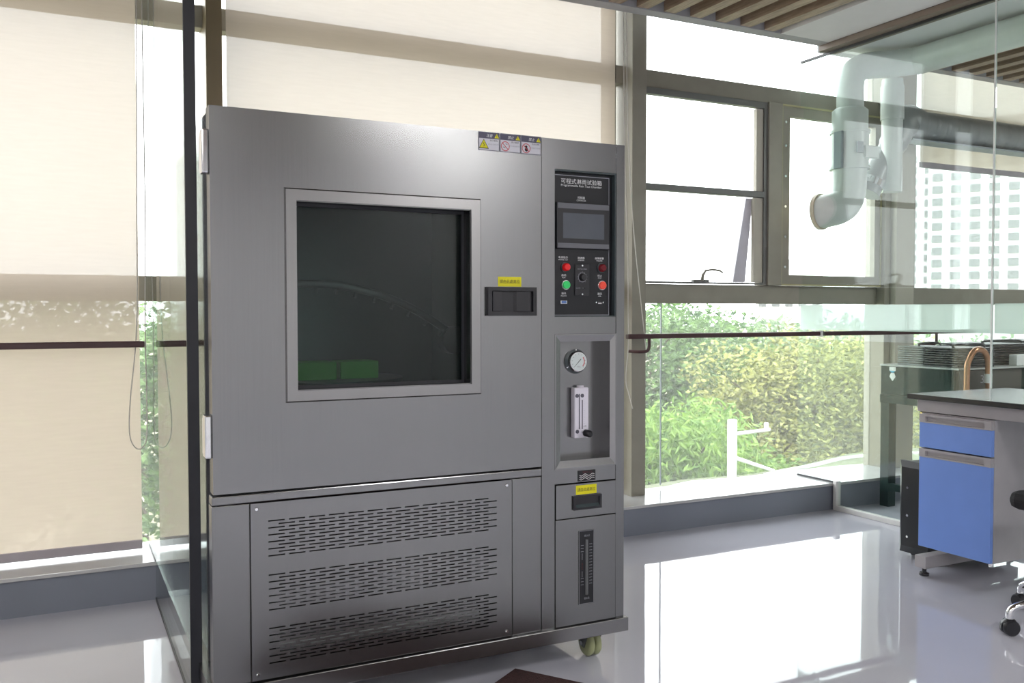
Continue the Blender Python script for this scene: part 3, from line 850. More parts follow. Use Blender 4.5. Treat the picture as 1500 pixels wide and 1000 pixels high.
MB().add(V, [(i, i + 1, n + i + 1, n + i) for i in range(n - 1)]).build('red_zone', 'print_red', ga)
MB().add([(gx + dx, GY - 0.0232, gz + dz) for dx, dz in ((-0.017, -0.0165), (-0.0165, -0.017), (0.009, 0.007), (0.007, 0.009))], [(0, 1, 2, 3)]).build('needle', 'print_black', ga)
text('MPa', gx - 0.006, gx + 0.006, gz - 0.019, gz - 0.014, GY - 0.0229, 'print_grey', ga)
for an in (90, 210, 330):
    MB().cyl((gx + 0.0375 * math.cos(math.radians(an)), GY - 0.004, gz + 0.0375 * math.sin(math.radians(an))), (0, -1, 0), 0.0025, 0.002, 8).build('screw', 'chrome', ga)
# flow meter
fx0, fx1, fz0, fz1 = 1.506, 1.560, 0.743, 0.907
fm = B(fx0, fx1, GY - 0.026, GY, fz0, fz1, bev=0.004).build('flow_meter', 'acrylic', ch)
MB().cyl((1.535, GY - 0.013, fz1), (0, 0, 1), 0.012, 0.006, 16).build('top_cap', 'acrylic', fm)
B(1.522, 1.5255, GY - 0.0268, GY - 0.026, fz0 + 0.03, fz1 - 0.02).build('bore_line', 'acrylic_dark', fm)
B(1.533, 1.5365, GY - 0.0268, GY - 0.026, fz0 + 0.03, fz1 - 0.04).build('bore_line', 'acrylic_dark', fm)
for z in (fz1 - 0.026,):
    for x in (1.515, 1.5345):
        MB().cyl((x, GY - 0.026, z), (0, -1, 0), 0.0062, 0.002, 14).build('fitting', 'acrylic_dark', fm)
MB().cyl((1.516, GY - 0.026, fz0 + 0.022), (0, -1, 0), 0.0062, 0.002, 14).build('fitting', 'acrylic_dark', fm)
for kk in range(12):
    rect(1.5395, 1.5430 if kk % 3 else 1.5455, fz0 + 0.046 + kk * 0.0072, fz0 + 0.0466 + kk * 0.0072, GY - 0.0264).build('scale_tick', 'print_grey', fm)
text('LPM', 1.540, 1.550, fz0 + 0.036, fz0 + 0.040, GY - 0.0264, 'print_black', fm)
vk = MB().cyl((1.534, GY - 0.026, fz0 + 0.020), (0.18, -1, -0.05), 0.006, 0.016, 14).build('valve_stem', 'chrome', fm)
MB().cyl((1.537, GY - 0.042, fz0 + 0.019), (0.18, -1, -0.05), 0.0115, 0.026, 18, bev=0.003).build('valve_knob', 'black_plastic', fm)

# water mark plate
wp = B(1.4985, 1.5625, FY - 0.0005, FY + 0.002, 0.611, 0.645).build('water_mark', 'panel_black', ch)
text('加水口', 1.514, 1.548, 0.6360, 0.6420, FY - 0.0009, 'print_maroon', wp)
for kk in range(3):
    zc = 0.618 + kk * 0.0062; V = []
    for j in range(33):
        x = 1.5025 + 0.056 * j / 32
        zz = zc + 0.0030 * math.sin(2 * PI * j / 32 * 2 + PI * 1.0)
        V += [(x, FY - 0.0009, zz - 0.0008), (x, FY - 0.0009, zz + 0.0008)]
    MB().add(V, [(2 * j, 2 * j + 2, 2 * j + 3, 2 * j + 1) for j in range(32)]).build('wave_mark', 'print_white', wp)
# drawer
dw = B(1.4155, 1.6395, FY - 0.003, FY + 0.12, 0.4965, 0.6045, bev=0.0015).build('water_drawer', 'steel', ch)
ysticker(1.488, 1.565, 0.5690, 0.5985, FY - 0.0029, dw)
pp = MB(); pp.ring(1.476, 1.581, 0.521, 0.566, 1.484, 1.573, 0.529, 0.560, FY - 0.010, FY - 0.003)
pp.box(1.484, 1.573, FY - 0.0045, FY - 0.0031, 0.529, 0.560)
pl2 = pp.build('pull', 'black_plastic', dw)
MB().prism([(FY - 0.0046, 0.529), (FY - 0.0125, 0.529), (FY - 0.0046, 0.538)], 'x', 1.485, 1.572).build('pull_lip', 'gauge_ring', pl2)
# lower door with level indicator
lw = B(1.4145, 1.6395, FY - 0.002, FY + 0.03, 0.152, 0.4935, bev=0.001).build('lower_panel', 'steel', ch)
li = B(1.4985, 1.5560, FY - 0.0035, FY - 0.0019, 0.214, 0.452).build('level_indicator', 'panel_black', lw)
LY = FY - 0.0040
MB().ring(1.4995, 1.555, 0.215, 0.451, 1.5005, 1.554, 0.216, 0.450, LY, LY + 0.0003).build('outline', 'print_grey', li)
MB().tube([(1.5275, FY - 0.0045, 0.245), (1.5275, FY - 0.0045, 0.424)], 0.0055, 12).build('sight_tube', 'level_tube', li)
text('高水位', 1.519, 1.5395, 0.4315, 0.4385, LY, 'print_grey', li)
text('低水位', 1.518, 1.5385, 0.2290, 0.2360, LY, 'print_grey', li)
for kk in range(14):
    rect(1.5375, 1.5485, 0.2785 + kk * 0.0098, 0.2798 + kk * 0.0098, LY).build('scale_tick', 'print_grey', li)
for z in (0.404, 0.394, 0.384, 0.297, 0.287, 0.277):
    rect(1.5060, 1.5165, z, z + 0.0013, LY).build('scale_tick', 'print_grey', li)
rect(1.5105, 1.5118, 0.358, 0.379, LY).build('arrow', 'print_grey', li)
rect(1.5105, 1.5118, 0.302, 0.321, LY).build('arrow', 'print_grey', li)
text('水\n位', 1.5085, 1.5145, 0.327, 0.350, LY, 'print_maroon', li)

# vent panel with real slots
vp = MB()
VX0, VX1, VZ0, VZ1 = 0.4745, 1.2605, 0.1535, 0.6365
VY0, VY1 = FY - 0.001, FY + 0.002
sx0, sx1 = 0.521, 1.216
ncol = 13; pitch = (sx1 - sx0) / 12.42; sw = 0.0445
rows = []
for top in (0.586, 0.438, 0.2915):
    for r in range(11):
        rows.append((top - r * 0.00955, r))
hs = 0.0017
rows.sort(key=lambda t: -t[0])
zcur = VZ1
cells = []                                             # solid rectangles
for zc, r in rows:
    cells.append((VX0, VX1, zc + hs, zcur))
    off = pitch * 0.5 if r % 2 else 0.0
    xs = VX0
    for c in range(ncol - (1 if r % 2 else 0)):
        a = sx0 + off + c * pitch; b = a + sw
        if b > sx1 + 0.02: break
        cells.append((xs, a, zc - hs, zc + hs))
        xs = b
    cells.append((xs, VX1, zc - hs, zc + hs))
    zcur = zc - hs
cells.append((VX0, VX1, VZ0, zcur))
for a, b, c, d in cells:
    vp.add([(a, VY0, c), (b, VY0, c), (b, VY0, d), (a, VY0, d)], [(0, 1, 2, 3)])
VPo = vp.build('vent_panel', 'steel', ch)
md = VPo.modifiers.new('thickness', 'SOLIDIFY'); md.thickness = 0.0015; md.offset = -1
for p in VPo.data.polygons:                            # the sheet faces the room
    if p.normal.y > 0:
        p.flip()
for x, z in ((0.490, 0.621), (1.243, 0.621), (0.490, 0.169), (1.243, 0.169)):
    MB().cyl((x, VY0, z), (0, -1, 0), 0.0052, 0.003, 14, bev=0.0012).build('screw', 'chrome', VPo)
B(0.4725, 0.4745, FY + 0.001, FY + 0.01, 0.152, 0.638).build('panel_gap', 'void_black', ch)
B(1.2605, 1.2628, FY + 0.001, FY + 0.01, 0.152, 0.638).build('panel_gap', 'void_black', ch)
B(1.3615, 1.3655, FY + 0.006, FY + 0.02, 0.152, 1.688).build('door_gap', 'void_black', ch)
B(0.40, 1.26, FY + 0.30, FY + 0.31, 0.17, 0.64).build('machine_bay_lining', 'void_black', ch)
B(0.50, 0.79, FY + 0.018, FY + 0.022, 0.335, 0.385).build('machine_bay_sheet', 'steel', ch)
B(0.835, 0.975, FY + 0.018, FY + 0.022, 0.340, 0.398).build('machine_bay_sheet', 'steel', ch)
B(1.13, 1.20, FY + 0.018, FY + 0.022, 0.330, 0.405).build('machine_bay_sheet', 'steel', ch)
MB().cyl((0.55, FY + 0.03, 0.235), (1, 0, 0), 0.03, 0.60, 16).build('compressor_pipe', 'caster_metal', ch)

# floor mat in front of the chamber
c0 = Vector((1.314, 2.582)); d1 = Vector((0.082, -0.121)).normalized(); d2 = Vector((-d1.y, d1.x)) * -1
pts = [c0, c0 + d1 * 0.62, c0 + d1 * 0.62 + d2 * 0.95, c0 + d2 * 0.95]
tag(MB().prism([tuple(p) for p in pts], 'z', 0.0, 0.012).build('floor_mat', 'mat_maroon'), 'dark maroon floor mat in front of the test chamber', 'mat')

# ------------------------------------------------------------------ desk with drawer pedestal
dk = root('desk', (3.7, 2.1, 0), 'grey lab desk with black top and blue drawers', 'desk')
B(3.362, 4.03, 1.10, 2.805, 0.770, 0.792, bev=0.002).build('tabletop', 'desk_top', dk)
B(3.392, 3.412, 1.14, 2.775, 0.716, 0.769, bev=0.002).build('apron', 'desk_grey', dk)
B(3.412, 3.98, 2.752, 2.775, 0.716, 0.769).build('apron', 'desk_grey', dk)
for y in (2.735, 1.16):
    lg = MB()
    lg.box(3.94, 3.985, y - 0.02, y + 0.02, 0.05, 0.716, bev=0.002)
    lg.box(3.372, 4.00, y - 0.028, y + 0.028, 0.035, 0.088, bev=0.003)
    L = lg.build('leg', 'desk_grey', dk)
    for x in (3.40, 3.97):
        MB().cyl((x, y, 0.0), (0, 0, 1), 0.021, 0.012, 16, bev=0.003).cyl((x, y, 0.012), (0, 0, 1), 0.009, 0.024, 12).build('levelling_foot', 'black_plastic', L)
pd = MB()
pd.box(3.398, 3.90, 2.408, 2.424, 0.128, 0.712); pd.box(3.398, 3.90, 2.738, 2.754, 0.128, 0.712)
pd.box(3.398, 3.90, 2.424, 2.738, 0.128, 0.144); pd.box(3.398, 3.90, 2.424, 2.738, 0.700, 0.712); pd.box(3.884, 3.90, 2.424, 2.738, 0.144, 0.70)
pdo = pd.build('pedestal', 'desk_grey', dk)
for z0, z1 in ((0.5635, 0.708), (0.130, 0.558)):
    d = B(3.380, 3.398, 2.410, 2.752, z0, z1 - 0.037, bev=0.001).build('drawer', 'desk_blue', dk)
    hp = MB()
    hp.box(3.378, 3.398, 2.410, 2.752, z1 - 0.010, z1); hp.box(3.378, 3.398, 2.410, 2.752, z1 - 0.0365, z1 - 0.031)
    hp.box(3.378, 3.398, 2.410, 2.440, z1 - 0.031, z1 - 0.010); hp.box(3.378, 3.398, 2.722, 2.752, z1 - 0.031, z1 - 0.010)
    hp.box(3.394, 3.398, 2.440, 2.722, z1 - 0.031, z1 - 0.010)
    hp.build('grip_rail', 'desk_grey', d)
MB().cyl((3.41, 2.425, 0.112), (0, 0, 1), 0.010, 0.017, 12).build('corner_stud', 'chrome', dk)

# computer tower behind the pedestal
pc = root('computer_tower', (3.78, 2.925, 0), 'black computer tower on the floor behind the desk drawers', 'computer')
B(3.605, 3.99, 2.835, 3.015, 0.025, 0.445, bev=0.004).build('case', 'pc_black', pc)
f = MB()
V = []
for (y0, y1, z0, z1, x) in ((2.828, 3.022, 0.020, 0.452, 3.606), (2.828, 3.022, 0.020, 0.452, 3.585), (2.85, 3.00, 0.055, 0.425, 3.566)):
    V += [(x, y0, z0), (x, y1, z0), (x, y1, z1), (x, y0, z1)]
f.add(V, [(r * 4 + i, r * 4 + (i + 1) % 4, (r + 1) * 4 + (i + 1) % 4, (r + 1) * 4 + i) for r in range(2) for i in range(4)] + [(8, 9, 10, 11), (0, 1, 2, 3)])
ff = f.build('front_bezel', 'pc_black', pc)
for z in (0.10, 0.20, 0.33):
    MB().cyl((3.567, 2.965, z), (-1, 0, 0), 0.006, 0.003, 10).build('button', 'chrome', ff)
for x in (3.65, 3.94):
    for y in (2.86, 2.99):
        MB().cyl((x, y, 0), (0, 0, 1), 0.018, 0.026, 12).build('foot', 'black_plastic', pc)

# office chair, mostly outside the frame
CX, CY = 3.315, 1.955
oc = root('office_chair', (CX, CY, 0), 'black office chair with chrome star base beside the desk drawers', 'chair')
for kk in range(5):
    an = math.radians(82.7 + 72 * kk); dx, dy = math.cos(an), math.sin(an)
    P = lambda r, z: (CX + dx * r, CY + dy * r, z)
    lg = MB().tube(smooth([P(0.03, 0.13), P(0.12, 0.125), P(0.22, 0.115), P(0.285, 0.100), P(0.305, 0.080), P(0.305, 0.058)], 4), 0.013, 10).build('leg', 'chrome', oc)
    wx, wy, _ = P(0.305, 0)
    ww = MB()
    for s in (-1, 1):
        ww.cyl((wx + dy * s * 0.004, wy - dx * s * 0.004, 0.028), (dy * s, -dx * s, 0), 0.028, 0.020, 20, bev=0.004)
    ww.build('caster_wheel', 'black_plastic', lg)
    hs_ = MB().ell((wx, wy, 0.040), 0.024, 0.024, 0.022)
    hs_.build('caster_hood', 'black_plastic', lg)
MB().cyl((CX, CY, 0.10), (0, 0, 1), 0.028, 0.30, 18).build('gas_column', 'chrome', oc)
B(CX - 0.20, CX + 0.24, CY - 0.30, CY + 0.205, 0.43, 0.50, bev=0.030).build('seat', 'seat_fabric', oc)
bk = MB()
bk.box(CX - 0.29, CX - 0.25, CY - 0.20, CY + 0.05, 0.60, 1.0, bev=0.018)
bk.build('backrest', 'seat_fabric', oc)
MB().tube(smooth([(CX - 0.1, CY - 0.08, 0.42), (CX - 0.26, CY - 0.08, 0.43), (CX - 0.30, CY - 0.08, 0.52), (CX - 0.28, CY - 0.08, 0.72)], 4), 0.014, 10).build('back_stem', 'chrome', oc)

# ------------------------------------------------------------------ next room: pipes and ducts
vd = root('ventilation_duct', (4.22, 3.95, 1.8), 'white plastic ventilation duct with inline fan hanging by the window', 'duct')
R = 0.077
MB().tube(smooth([(4.225, 3.95, 2.43), (4.228, 3.95, 2.50), (4.25, 3.945, 2.56), (4.30, 3.92, 2.592), (4.36, 3.88, 2.60), (4.44, 3.80, 2.60), (4.50, 3.70, 2.60)], 6), R, 22).build('elbow', 'pvc_white', vd)
MB().tube([(4.50, 3.72, 2.60), (4.50, -0.4, 2.60)], R + 0.002, 24).build('ceiling_run', 'pvc_white', vd)
MB().tube([(4.225, 3.95, 2.20), (4.225, 3.95, 2.45)], R, 24).build('upper_pipe', 'pvc_white', vd)
MB().tube([(4.225, 3.95, 2.19), (4.225, 3.95, 2.33), (4.225, 3.95, 2.345)], [0.102, 0.102, 0.085], 28).build('upper_coupling', 'pvc_white', vd)
fb = MB().tube([(4.225, 3.95, 1.99), (4.225, 3.95, 2.215)], 0.106, 28).build('fan_body', 'pvc_white', vd)
for z in (1.995, 2.205):
    MB().tube([(4.225, 3.95, z - 0.008), (4.225, 3.95, z + 0.008)], 0.115, 28).build('flange', 'pvc_white', fb)
B(4.105, 4.123, 3.90, 3.96, 1.985, 2.20, bev=0.004).build('mounting_plate', 'label_grey', fb)
B(4.225, 4.335, 3.83, 3.86, 2.045, 2.115, bev=0.004).build('terminal_box', 'pvc_white', fb)
B(4.165, 4.215, 3.838, 3.846, 2.07, 2.135).build('rating_plate', 'label_grey', fb)
MB().tube(smooth([(4.225, 3.95, 2.00), (4.225, 3.95, 1.92), (4.218, 3.95, 1.86), (4.195, 3.95, 1.80), (4.155, 3.96, 1.765), (4.12, 4.0, 1.75), (4.10, 4.05, 1.745)], 6), 0.098, 24).build('lower_elbow', 'pvc_white', vd)

MB().tube([(4.104, 4.04, 1.746), (4.098, 4.062, 1.745)], 0.108, 24).build('outlet_lip', 'pvc_cream', vd)
fd = root('flexible_duct', (5.6, 4.0, 2.2), 'silver flexible duct running along the window of the next room', 'duct')
path = [(4.70 + 0.012 * k, 3.955, 2.300) for k in range(0, 205)]
rad = [0.088 - (0.004 if k % 8 == 0 else 0.0) for k in range(0, 205)]
MB().tube(path, rad, 20).build('corrugated_run', 'galvanised', fd)
MB().tube(smooth([(4.78, 3.955, 2.300), (4.70, 3.95, 2.315), (4.66, 3.95, 2.28), (4.62, 3.955, 2.21), (4.55, 3.96, 2.10), (4.46, 3.97, 1.98), (4.40, 3.98, 1.86)], 5), [0.10] * 6 + [0.095] * 6 + [0.085] * 6 + [0.075] * 13, 20).build('elbow', 'galvanised', fd)
MB().tube([(4.44, 3.972, 1.94), (4.42, 3.975, 1.90)], 0.082, 20).build('clamp', 'chrome', fd)
B(4.70, 7.1, 3.90, 4.01, 2.195, 2.205).build('support_strip', 'label_grey', fd)
sp_ = root('drop_pipe', (4.575, 3.90, 1.88), 'straight white plastic pipe dropping beside the inline fan', 'pipe')
MB().tube([(4.53, 3.91, 1.87), (4.53, 3.91, 2.54)], 0.060, 20).build('pipe', 'pvc_white', sp_)
MB().tube([(4.53, 3.91, 2.30), (4.53, 3.91, 2.50)], 0.067, 20).build('socket', 'pvc_white', sp_)

# ------------------------------------------------------------------ next room: green tank with stacked black trays
tk = root('test_tank', (5.2, 3.6, 0), 'dark green tank on a steel frame behind the glass partition', 'tank')
TX0, TX1, TY0, TY1 = 4.405, 6.4, 3.34, 3.86
B(TX0, TX1, TY0 + 0.03, TY1, 0.665, 0.832).build('tank_body', 'tank_green', tk)
B(TX0 - 0.006, TX1, TY0 - 0.004, TY1 + 0.006, 0.832, 0.842, bev=0.002).build('top_lip', 'tank_lip', tk)
B(TX0 - 0.01, TX1, TY0, TY1, 0.615, 0.664, bev=0.003).build('frame_beam', 'tank_green', tk)
for x0, x1 in ((TX0 + 0.02, TX0 + 0.55), (TX0 + 0.60, TX0 + 1.20), (TX0 + 1.25, TX1 - 0.02)):
    B(x0, x1, TY0 + 0.012, TY0 + 0.03, 0.675, 0.825, bev=0.002).build('front_panel', 'tank_panel', tk)
for x in (TX0, TX1 - 0.06):
    for y in (TY0 + 0.01, TY1 - 0.06):
        B(x, x + 0.06, y, y + 0.06, 0.0, 0.615).build('leg', 'tank_green', tk)
B(TX0, TX0 + 0.03, TY0 + 0.07, TY1 - 0.06, 0.10, 0.14).build('stretcher', 'tank_green', tk)
for i, x in enumerate((4.60, 5.16)):
    text('3S' if i == 0 else '3S4', x, x + 0.07 + 0.04 * i, 0.755, 0.80, TY0 + 0.0115, 'print_grey', tk)
# diamond tag on the left end
def tagpoly(pts, mt, name, x):
    return MB().prism(pts, 'x', x - 0.0015, x).build(name, mt, tk)
tagpoly([(3.80, 0.805), (3.755, 0.805), (3.755, 0.832 - 0.003), (3.80, 0.832 - 0.003)], 'tag_white', 'tag_plate', TX0)
tagpoly([(3.785, 0.795), (3.770, 0.795), (3.758, 0.806), (3.797, 0.806)], 'tag_blue', 'tag_link', TX0 - 0.0004)
tagpoly([(3.777, 0.745), (3.755, 0.772), (3.765, 0.793), (3.789, 0.793), (3.799, 0.772)], 'tag_white', 'tag_diamond', TX0)
MB().tube(smooth([(4.43, 3.31, 0.60), (4.43, 3.31, 0.82), (4.435, 3.305, 0.88), (4.47, 3.30, 0.935), (4.52, 3.30, 0.945), (4.565, 3.30, 0.925), (4.59, 3.30, 0.87), (4.592, 3.30, 0.80), (4.60, 3.30, 0.72), (4.64, 3.30, 0.690), (4.72, 3.30, 0.688), (5.20, 3.30, 0.70)], 6), 0.016, 12).build('copper_pipe', 'copper', tk)
MB().tube([(4.592, 3.30, 0.76), (4.592, 3.30, 0.81)], 0.021, 14).build('pipe_collar', 'tag_white', tk)
MB().tube(smooth([(5.10, 3.31, 0.60), (5.10, 3.31, 0.83), (5.13, 3.30, 0.91), (5.20, 3.30, 0.935), (5.27, 3.30, 0.90), (5.28, 3.30, 0.80)], 6), 0.016, 12).build('copper_pipe', 'copper', tk)
MB().tube(smooth([(4.42, 3.42, 0.60), (4.33, 3.43, 0.59), (4.30, 3.47, 0.585), (4.33, 3.51, 0.59), (4.42, 3.52, 0.60)], 5), 0.010, 10).build('hose_loop', 'brass', tk)
def tray_stack(x0, x1, y0, y1, n, mt, label):
    s = root('tray_stack', ((x0 + x1) / 2, (y0 + y1) / 2, 0.842), label, 'trays', 'black tray stacks on the tank')
    h = 0.0125
    base = B(x0, x1, y0, y1, 0.8422, 0.8422 + h * 0.72, bev=0.002).build('tray', mt, s)
    for k in range(1, n):
        c = base.copy(); COL.objects.link(c); c.parent = s; c.location = (0.002 * ((k * 7) % 3 - 1), 0.002 * ((k * 5) % 3 - 1), h * k)
    top = 0.8422 + h * n
    MB().tube(smooth([(x0 + 0.02, y0 + 0.04, top - 0.008), (x0 + 0.03, y0 + 0.05, top + 0.012), (x1 - 0.05, y0 + 0.05, top + 0.014), (x1 - 0.03, y0 + 0.04, top - 0.008)], 4), 0.006, 8).build('lifting_bail', 'tray_black', s)
    return s
tray_stack(4.47, 4.70, 3.62, 3.80, 9, 'tray_grey', 'grey finned tray stack at the window end of the tank')
tray_stack(4.44, 4.74, 3.37, 3.59, 9, 'tray_black', 'black tray stack at the near corner of the tank')
tray_stack(4.80, 5.18, 3.45, 3.80, 10, 'tray_black', 'black tray stack second from the near corner of the tank')
tray_stack(5.24, 5.70, 3.45, 3.80, 11, 'tray_black', 'black tray stack farthest right on the tank')
vb = root('valve_box', (4.98, 3.39, 0.842), 'small white valve box with brass fitting on the tank lip', 'valve')
B(4.93, 5.05, 3.365, 3.415, 0.8422, 0.905, bev=0.004).build('box', 'tag_white', vb)
MB().cyl((5.02, 3.365, 0.868), (0.6, -1, 0), 0.014, 0.04, 12).build('fitting', 'brass', vb)
MB().tube([(5.04, 3.34, 0.873), (5.30, 3.34, 0.873)], 0.006, 8).build('spout', 'brass', vb)

# ------------------------------------------------------------------ ceiling lamps of the room (behind and beside the camera)
first = None
spots = [(-2.4, 1.2), (-2.4, -1.6), (0.0, -0.6), (0.0, -2.9), (2.2, -0.6), (3.6, -3.1), (6.0, 1.6), (6.0, -1.4)]
for i, (x, y) in enumerate(spots):
    if first is None:
        first = root('ceiling_lamp', (x, y, ZC - 0.03), 'square ceiling lamp panel', 'lamp', 'ceiling lamps of the lab')
        MB().ring(x - 0.32, x + 0.32, y - 0.32, y + 0.32, x - 0.295, x + 0.295, y - 0.295, y + 0.295, 0, 1)
        fm_ = MB()
        for a, b, c, d in ((-.32, .32, -.32, -.295), (-.32, .32, .295, .32), (-.32, -.295, -.295, .295), (.295, .32, -.295, .295)):
            fm_.box(x + a, x + b, y + c, y + d, ZC - 0.03, ZC)
        fm_.box(x - 0.295, x + 0.295, y - 0.295, y + 0.295, ZC - 0.012, ZC)
        fm_.build('frame', 'lamp_frame', first)
        B(x - 0.294, x + 0.294, y - 0.294, y + 0.294, ZC - 0.026, ZC - 0.014).build('diffuser', 'lamp_glow', first)
        x00, y00 = x, y
    else:
        copy_tree(first, (x - x00, y - y00, 0))

# ------------------------------------------------------------------ outside
GZ = -4.0
tag(B(-120, 220, 4.4, 260, GZ - 0.2, GZ).build('ground', 'ground_mix'), 'pale grass and paving outside the windows', kind='structure')
def az(a, d): return (d * math.sin(math.radians(a)), d * math.cos(math.radians(a)))
def kerb(pts, w, label):
    P = smooth(pts, 8)
    V = []; Fc = []
    for i, p in enumerate(P):
        t = (P[min(i + 1, len(P) - 1)] - P[max(i - 1, 0)]).normalized(); n = Vector((-t.y, t.x, 0))
        for s, z in ((-1, 0), (-1, 0.15), (1, 0.15), (1, 0)):
            V.append((p.x + n.x * w * s, p.y + n.y * w * s, LZ + z * 0.25))
    for i in range(len(P) - 1):
        for k in range(3):
            Fc.append((i * 4 + k, i * 4 + k + 1, i * 4 + 5 + k, i * 4 + 4 + k))
    return tag(MB().add(V, Fc).build('kerb', 'kerb_white'), label, 'kerb')
LZ = -1.4                                             # raised lawn beside the building
def gp_(x, y, z=LZ):                                   # sight line through a picture point down to the lawn
    d = fwd + r2 * ((x - 750) / F_PX) - u2 * ((y - 500) / F_PX)
    t = (z - 1.15) / d.z
    return Vector((0, 0, 1.15)) + d * t
edge = [gp_(*p) for p in ((560, 748), (720, 740), (860, 724), (1000, 702), (1100, 694), (1170, 682), (1245, 664), (1340, 656), (1500, 652))]
poly = [(p.x, p.y) for p in edge] + [(24, 4.4), (-1, 4.4)]
tag(MB().prism(poly, 'z', GZ, LZ).build('lawn', 'lawn_grass'), 'raised pale lawn outside below the windows', kind='structure')
kerb([gp_(800, 741), gp_(860, 737), gp_(920, 731), gp_(965, 721), gp_(1010, 709), gp_(1080, 703), gp_(1165, 693), gp_(1240, 685), gp_(1330, 680), gp_(1450, 677)], 0.035, 'white curved kerb close to the building below the sill')
kerb([gp_(1120, 697), gp_(1190, 683), gp_(1245, 671), gp_(1330, 665), gp_(1440, 662)], 0.035, 'white curved kerb farther out below the yellow trees')

LEAFROT = 0
def tree(a, d, top, rad, mt, label, group, leaf=0.16, n=2600, droop=False, seed=0):
    rnd = random.Random(seed)
    x, y = az(a, d)
    t = root('tree', (x, y, GZ), label, 'tree', group)
    hgt = top - GZ
    MB().tube(smooth([(x, y, GZ), (x + 0.1, y, GZ + hgt * 0.3), (x - 0.05, y + 0.1, GZ + hgt * 0.6), (x, y, GZ + hgt * 0.85)], 4), [0.18 - 0.011 * k for k in range(13)], 8).build('trunk', 'bark', t)
    br_ = MB()
    blobs = []
    nb = 16
    for k in range(nb):
        zz = GZ + hgt * (0.22 + 0.70 * (k + 0.5) / nb)
        rr = rad * (1.0 - 0.55 * abs((k + 0.5) / nb - 0.35))
        an = k * 2.4 + rnd.random()
        off = rr * (0.25 + 0.5 * rnd.random())
        bx, by = x + off * math.cos(an), y + off * math.sin(an)
        br = rad * (0.34 + 0.22 * rnd.random())
        zz = min(zz, top - br * 0.75)
        blobs.append((bx, by, zz, br))
        br_.tube([(x, y, max(GZ + hgt * 0.2, zz - br * 0.8)), (bx, by, zz)], [0.05, 0.015], 5)
    br_.build('branches', 'bark', t)
    V = []; Fc = []
    for i in range(n):
        bx, by, bz, br = blobs[rnd.randrange(nb)]
        u = rnd.uniform(-1, 1); ph = rnd.uniform(0, 2 * PI); q = math.sqrt(1 - u * u)
        r = br * (0.55 + 0.5 * rnd.random())
        c = Vector((bx + r * q * math.cos(ph), by + r * q * math.sin(ph), bz + r * u * 0.8))
        if droop:
            dv = Vector((rnd.uniform(-1, 1), rnd.uniform(-1, 1), rnd.uniform(-1.3, 0.1))).normalized(); L = leaf * 1.25; W = leaf * 0.34
        else:
            dv = Vector((rnd.uniform(-1, 1), rnd.uniform(-1, 1), rnd.uniform(-.6, .6))).normalized(); L = leaf; W = leaf * 0.5
        sd = dv.cross(Vector((rnd.uniform(-1, 1), rnd.uniform(-1, 1), rnd.uniform(-1, 1)))).normalized()
        nn = dv.cross(sd)
        o = len(V)
        V += [c, c + dv * L * 0.5 + sd * W * 0.5 + nn * W * 0.2, c + dv * L, c + dv * L * 0.5 - sd * W * 0.5 + nn * W * 0.2]
        Fc.append((o, o + 1, o + 2, o + 3))
    me = bpy.data.meshes.new('foliage')
    org = ORG[t.name]
    me.from_pydata([v - org for v in V], [], Fc); me.materials.append(MAT[mt])
    o = bpy.data.objects.new('foliage', me); COL.objects.link(o); o.parent = t; o['kind'] = 'stuff'
    return t
G = 'trees outside the windows'
tree(33.3, 16.0, -0.55, 1.6, 'leaf_bright', 'bright green drooping tree beside the dark upright', G, 0.16, 7000, True, 1)
tree(37.2, 16.5, -0.35, 1.9, 'leaf_bright', 'bright green drooping tree left of the white post', G, 0.16, 9000, True, 2)
tree(41.4, 17.5, -1.4, 1.3, 'leaf_bright', 'small bright green tree right of the white post', G, 0.16, 4500, True, 3)
tree(34.6, 24.0, 1.5, 3.2, 'leaf_mid', 'tall hazy green tree beside the dark upright', G, 0.18, 9000, False, 4)
tree(38.6, 25.0, 1.25, 3.0, 'leaf_mid', 'tall mid green tree behind the white post', G, 0.18, 9000, False, 5)
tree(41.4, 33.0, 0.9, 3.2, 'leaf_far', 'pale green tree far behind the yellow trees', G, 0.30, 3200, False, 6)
tree(42.4, 21.0, 0.5, 2.5, 'leaf_yellow', 'yellow green tree just right of the white post', G, 0.14, 10000, False, 7)
tree(45.4, 21.5, 0.85, 2.7, 'leaf_yellow', 'tall yellow green tree left of the partition edge', G, 0.14, 10000, False, 8)
tree(48.0, 23.0, 0.75, 2.6, 'leaf_yellow', 'yellow green tree behind the green tank leg', G, 0.14, 9000, False, 9)
tree(47.0, 34.0, 1.0, 3.4, 'leaf_mid', 'green tree far behind the yellow trees', G, 0.30, 3200, False, 10)
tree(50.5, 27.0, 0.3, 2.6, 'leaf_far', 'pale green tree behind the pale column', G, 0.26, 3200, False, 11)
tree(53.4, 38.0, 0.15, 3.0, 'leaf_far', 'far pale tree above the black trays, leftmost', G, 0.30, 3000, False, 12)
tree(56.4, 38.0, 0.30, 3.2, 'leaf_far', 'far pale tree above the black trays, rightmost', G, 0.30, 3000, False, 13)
tree(6.0, 17.0, 1.3, 2.2, 'leaf_mid', 'green tree seen in the gap beside the left blind', G, 0.22, 3800, False, 14)
tree(1.8, 19.0, 1.75, 2.7, 'leaf_mid', 'green tree behind the left blind, nearest to the glass screen', G, 0.22, 5000, False, 15)
tree(-5.0, 19.0, 1.75, 2.8, 'leaf_mid', 'green tree behind the left blind, at the left picture edge', G, 0.22, 5000, False, 16)
tree(9.5, 24.0, 0.8, 2.8, 'leaf_far', 'green tree behind the bronze upright', G, 0.28, 3000, False, 17)

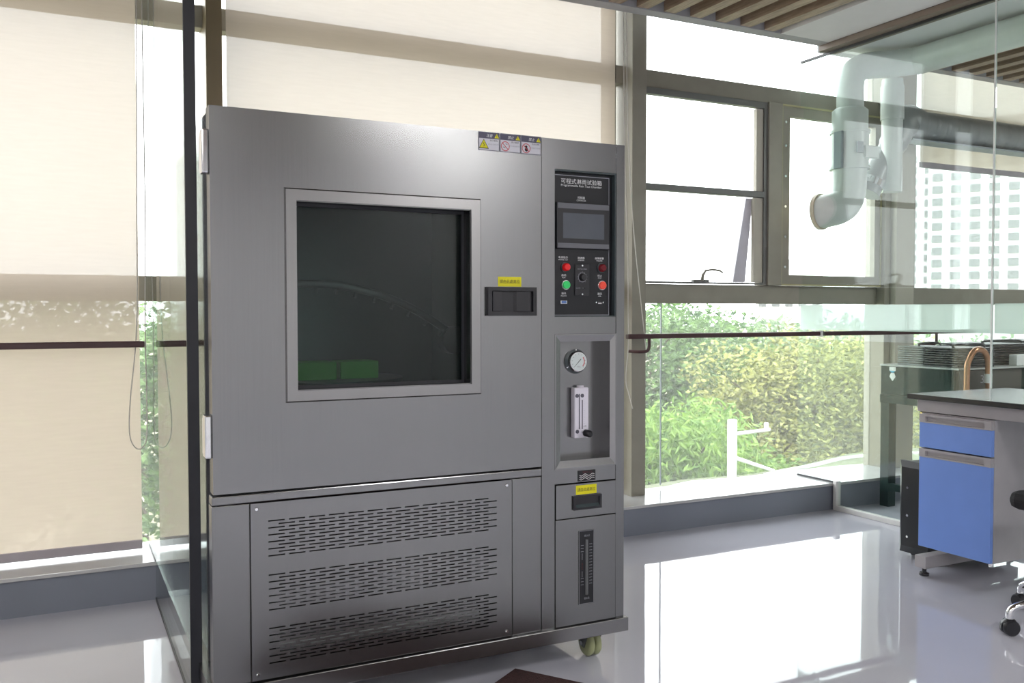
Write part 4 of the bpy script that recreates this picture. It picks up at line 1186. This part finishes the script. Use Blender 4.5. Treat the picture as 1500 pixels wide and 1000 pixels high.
x, y = az(40.35, 12.0)
lpst = root('lamp_post', (x, y, LZ), 'white post with two side arms outside the window', 'post')
e = Vector((math.cos(math.radians(40.35)), -math.sin(math.radians(40.35)), 0))
B(x - 0.045, x + 0.045, y - 0.045, y + 0.045, LZ, -0.22, bev=0.01).build('pole', 'post_white', lpst)
def arm(z0, z1, L, name):
    p = Vector((x, y, z0)); q = p + e * L + Vector((0, 0, z1 - z0))
    return MB().tube([p, q], [0.026, 0.020], 8).build(name, 'post_white', lpst)
arm(-0.41, -0.335, 0.47, 'arm'); arm(-0.70, -0.86, 0.52, 'arm')
q = Vector((x, y, 0)) + e * 0.42
B(q.x - 0.02, q.x + 0.02, q.y - 0.02, q.y + 0.02, -0.345, -0.25).build('camera_head', 'post_white', lpst)

def tower(a, d, w, top, nc, nr, label):
    x, y = az(a, d)
    b = root('tower_block', (x, y, GZ), label, 'building', 'towers beyond the trees')
    tx = Vector((math.cos(math.radians(a)), -math.sin(math.radians(a)), 0)); ty = Vector((math.sin(math.radians(a)), math.cos(math.radians(a)), 0))
    def slab(u0, u1, v0, v1, z0, z1):
        P = [Vector((x, y, 0)) + tx * u + ty * v for u, v in ((u0, v0), (u1, v0), (u1, v1), (u0, v1))]
        return MB().prism([(p.x, p.y) for p in P], 'z', z0, z1)
    slab(-w / 2, w / 2, 0, w * 0.7, GZ, top).build('facade', 'tower_pale', b)
    slab(-w / 2 + 0.6, w / 2 - 0.6, 0.5, w * 0.6, top, top + 1.4).build('roof_parapet', 'tower_pale', b)
    cw = w / nc; zlo = 2.0; rh = (top - 1.2 - zlo) / nr
    protoW = slab(-w / 2 + cw * 0.22, -w / 2 + cw * 0.78, -0.12, 0.05, zlo, zlo + rh * 0.62).build('window', 'tower_window', b)
    for i in range(nc):
        for j in range(nr):
            if i == 0 and j == 0: continue
            c = protoW.copy(); COL.objects.link(c); c.parent = b
            c.location = tx * (cw * i) + Vector((0, 0, rh * j))
tower(54.0, 110, 11, 20.5, 6, 13, 'pale tower block seen left of the glass joint')
tower(51.2, 130, 6, 23, 3, 14, 'narrow pale tower block right of the pale column')
tower(57.6, 120, 9, 18, 5, 12, 'pale tower block at the right edge of the window')
tower(43.6, 150, 10, 8, 5, 5, 'distant pale block above the trees left of the partition edge')
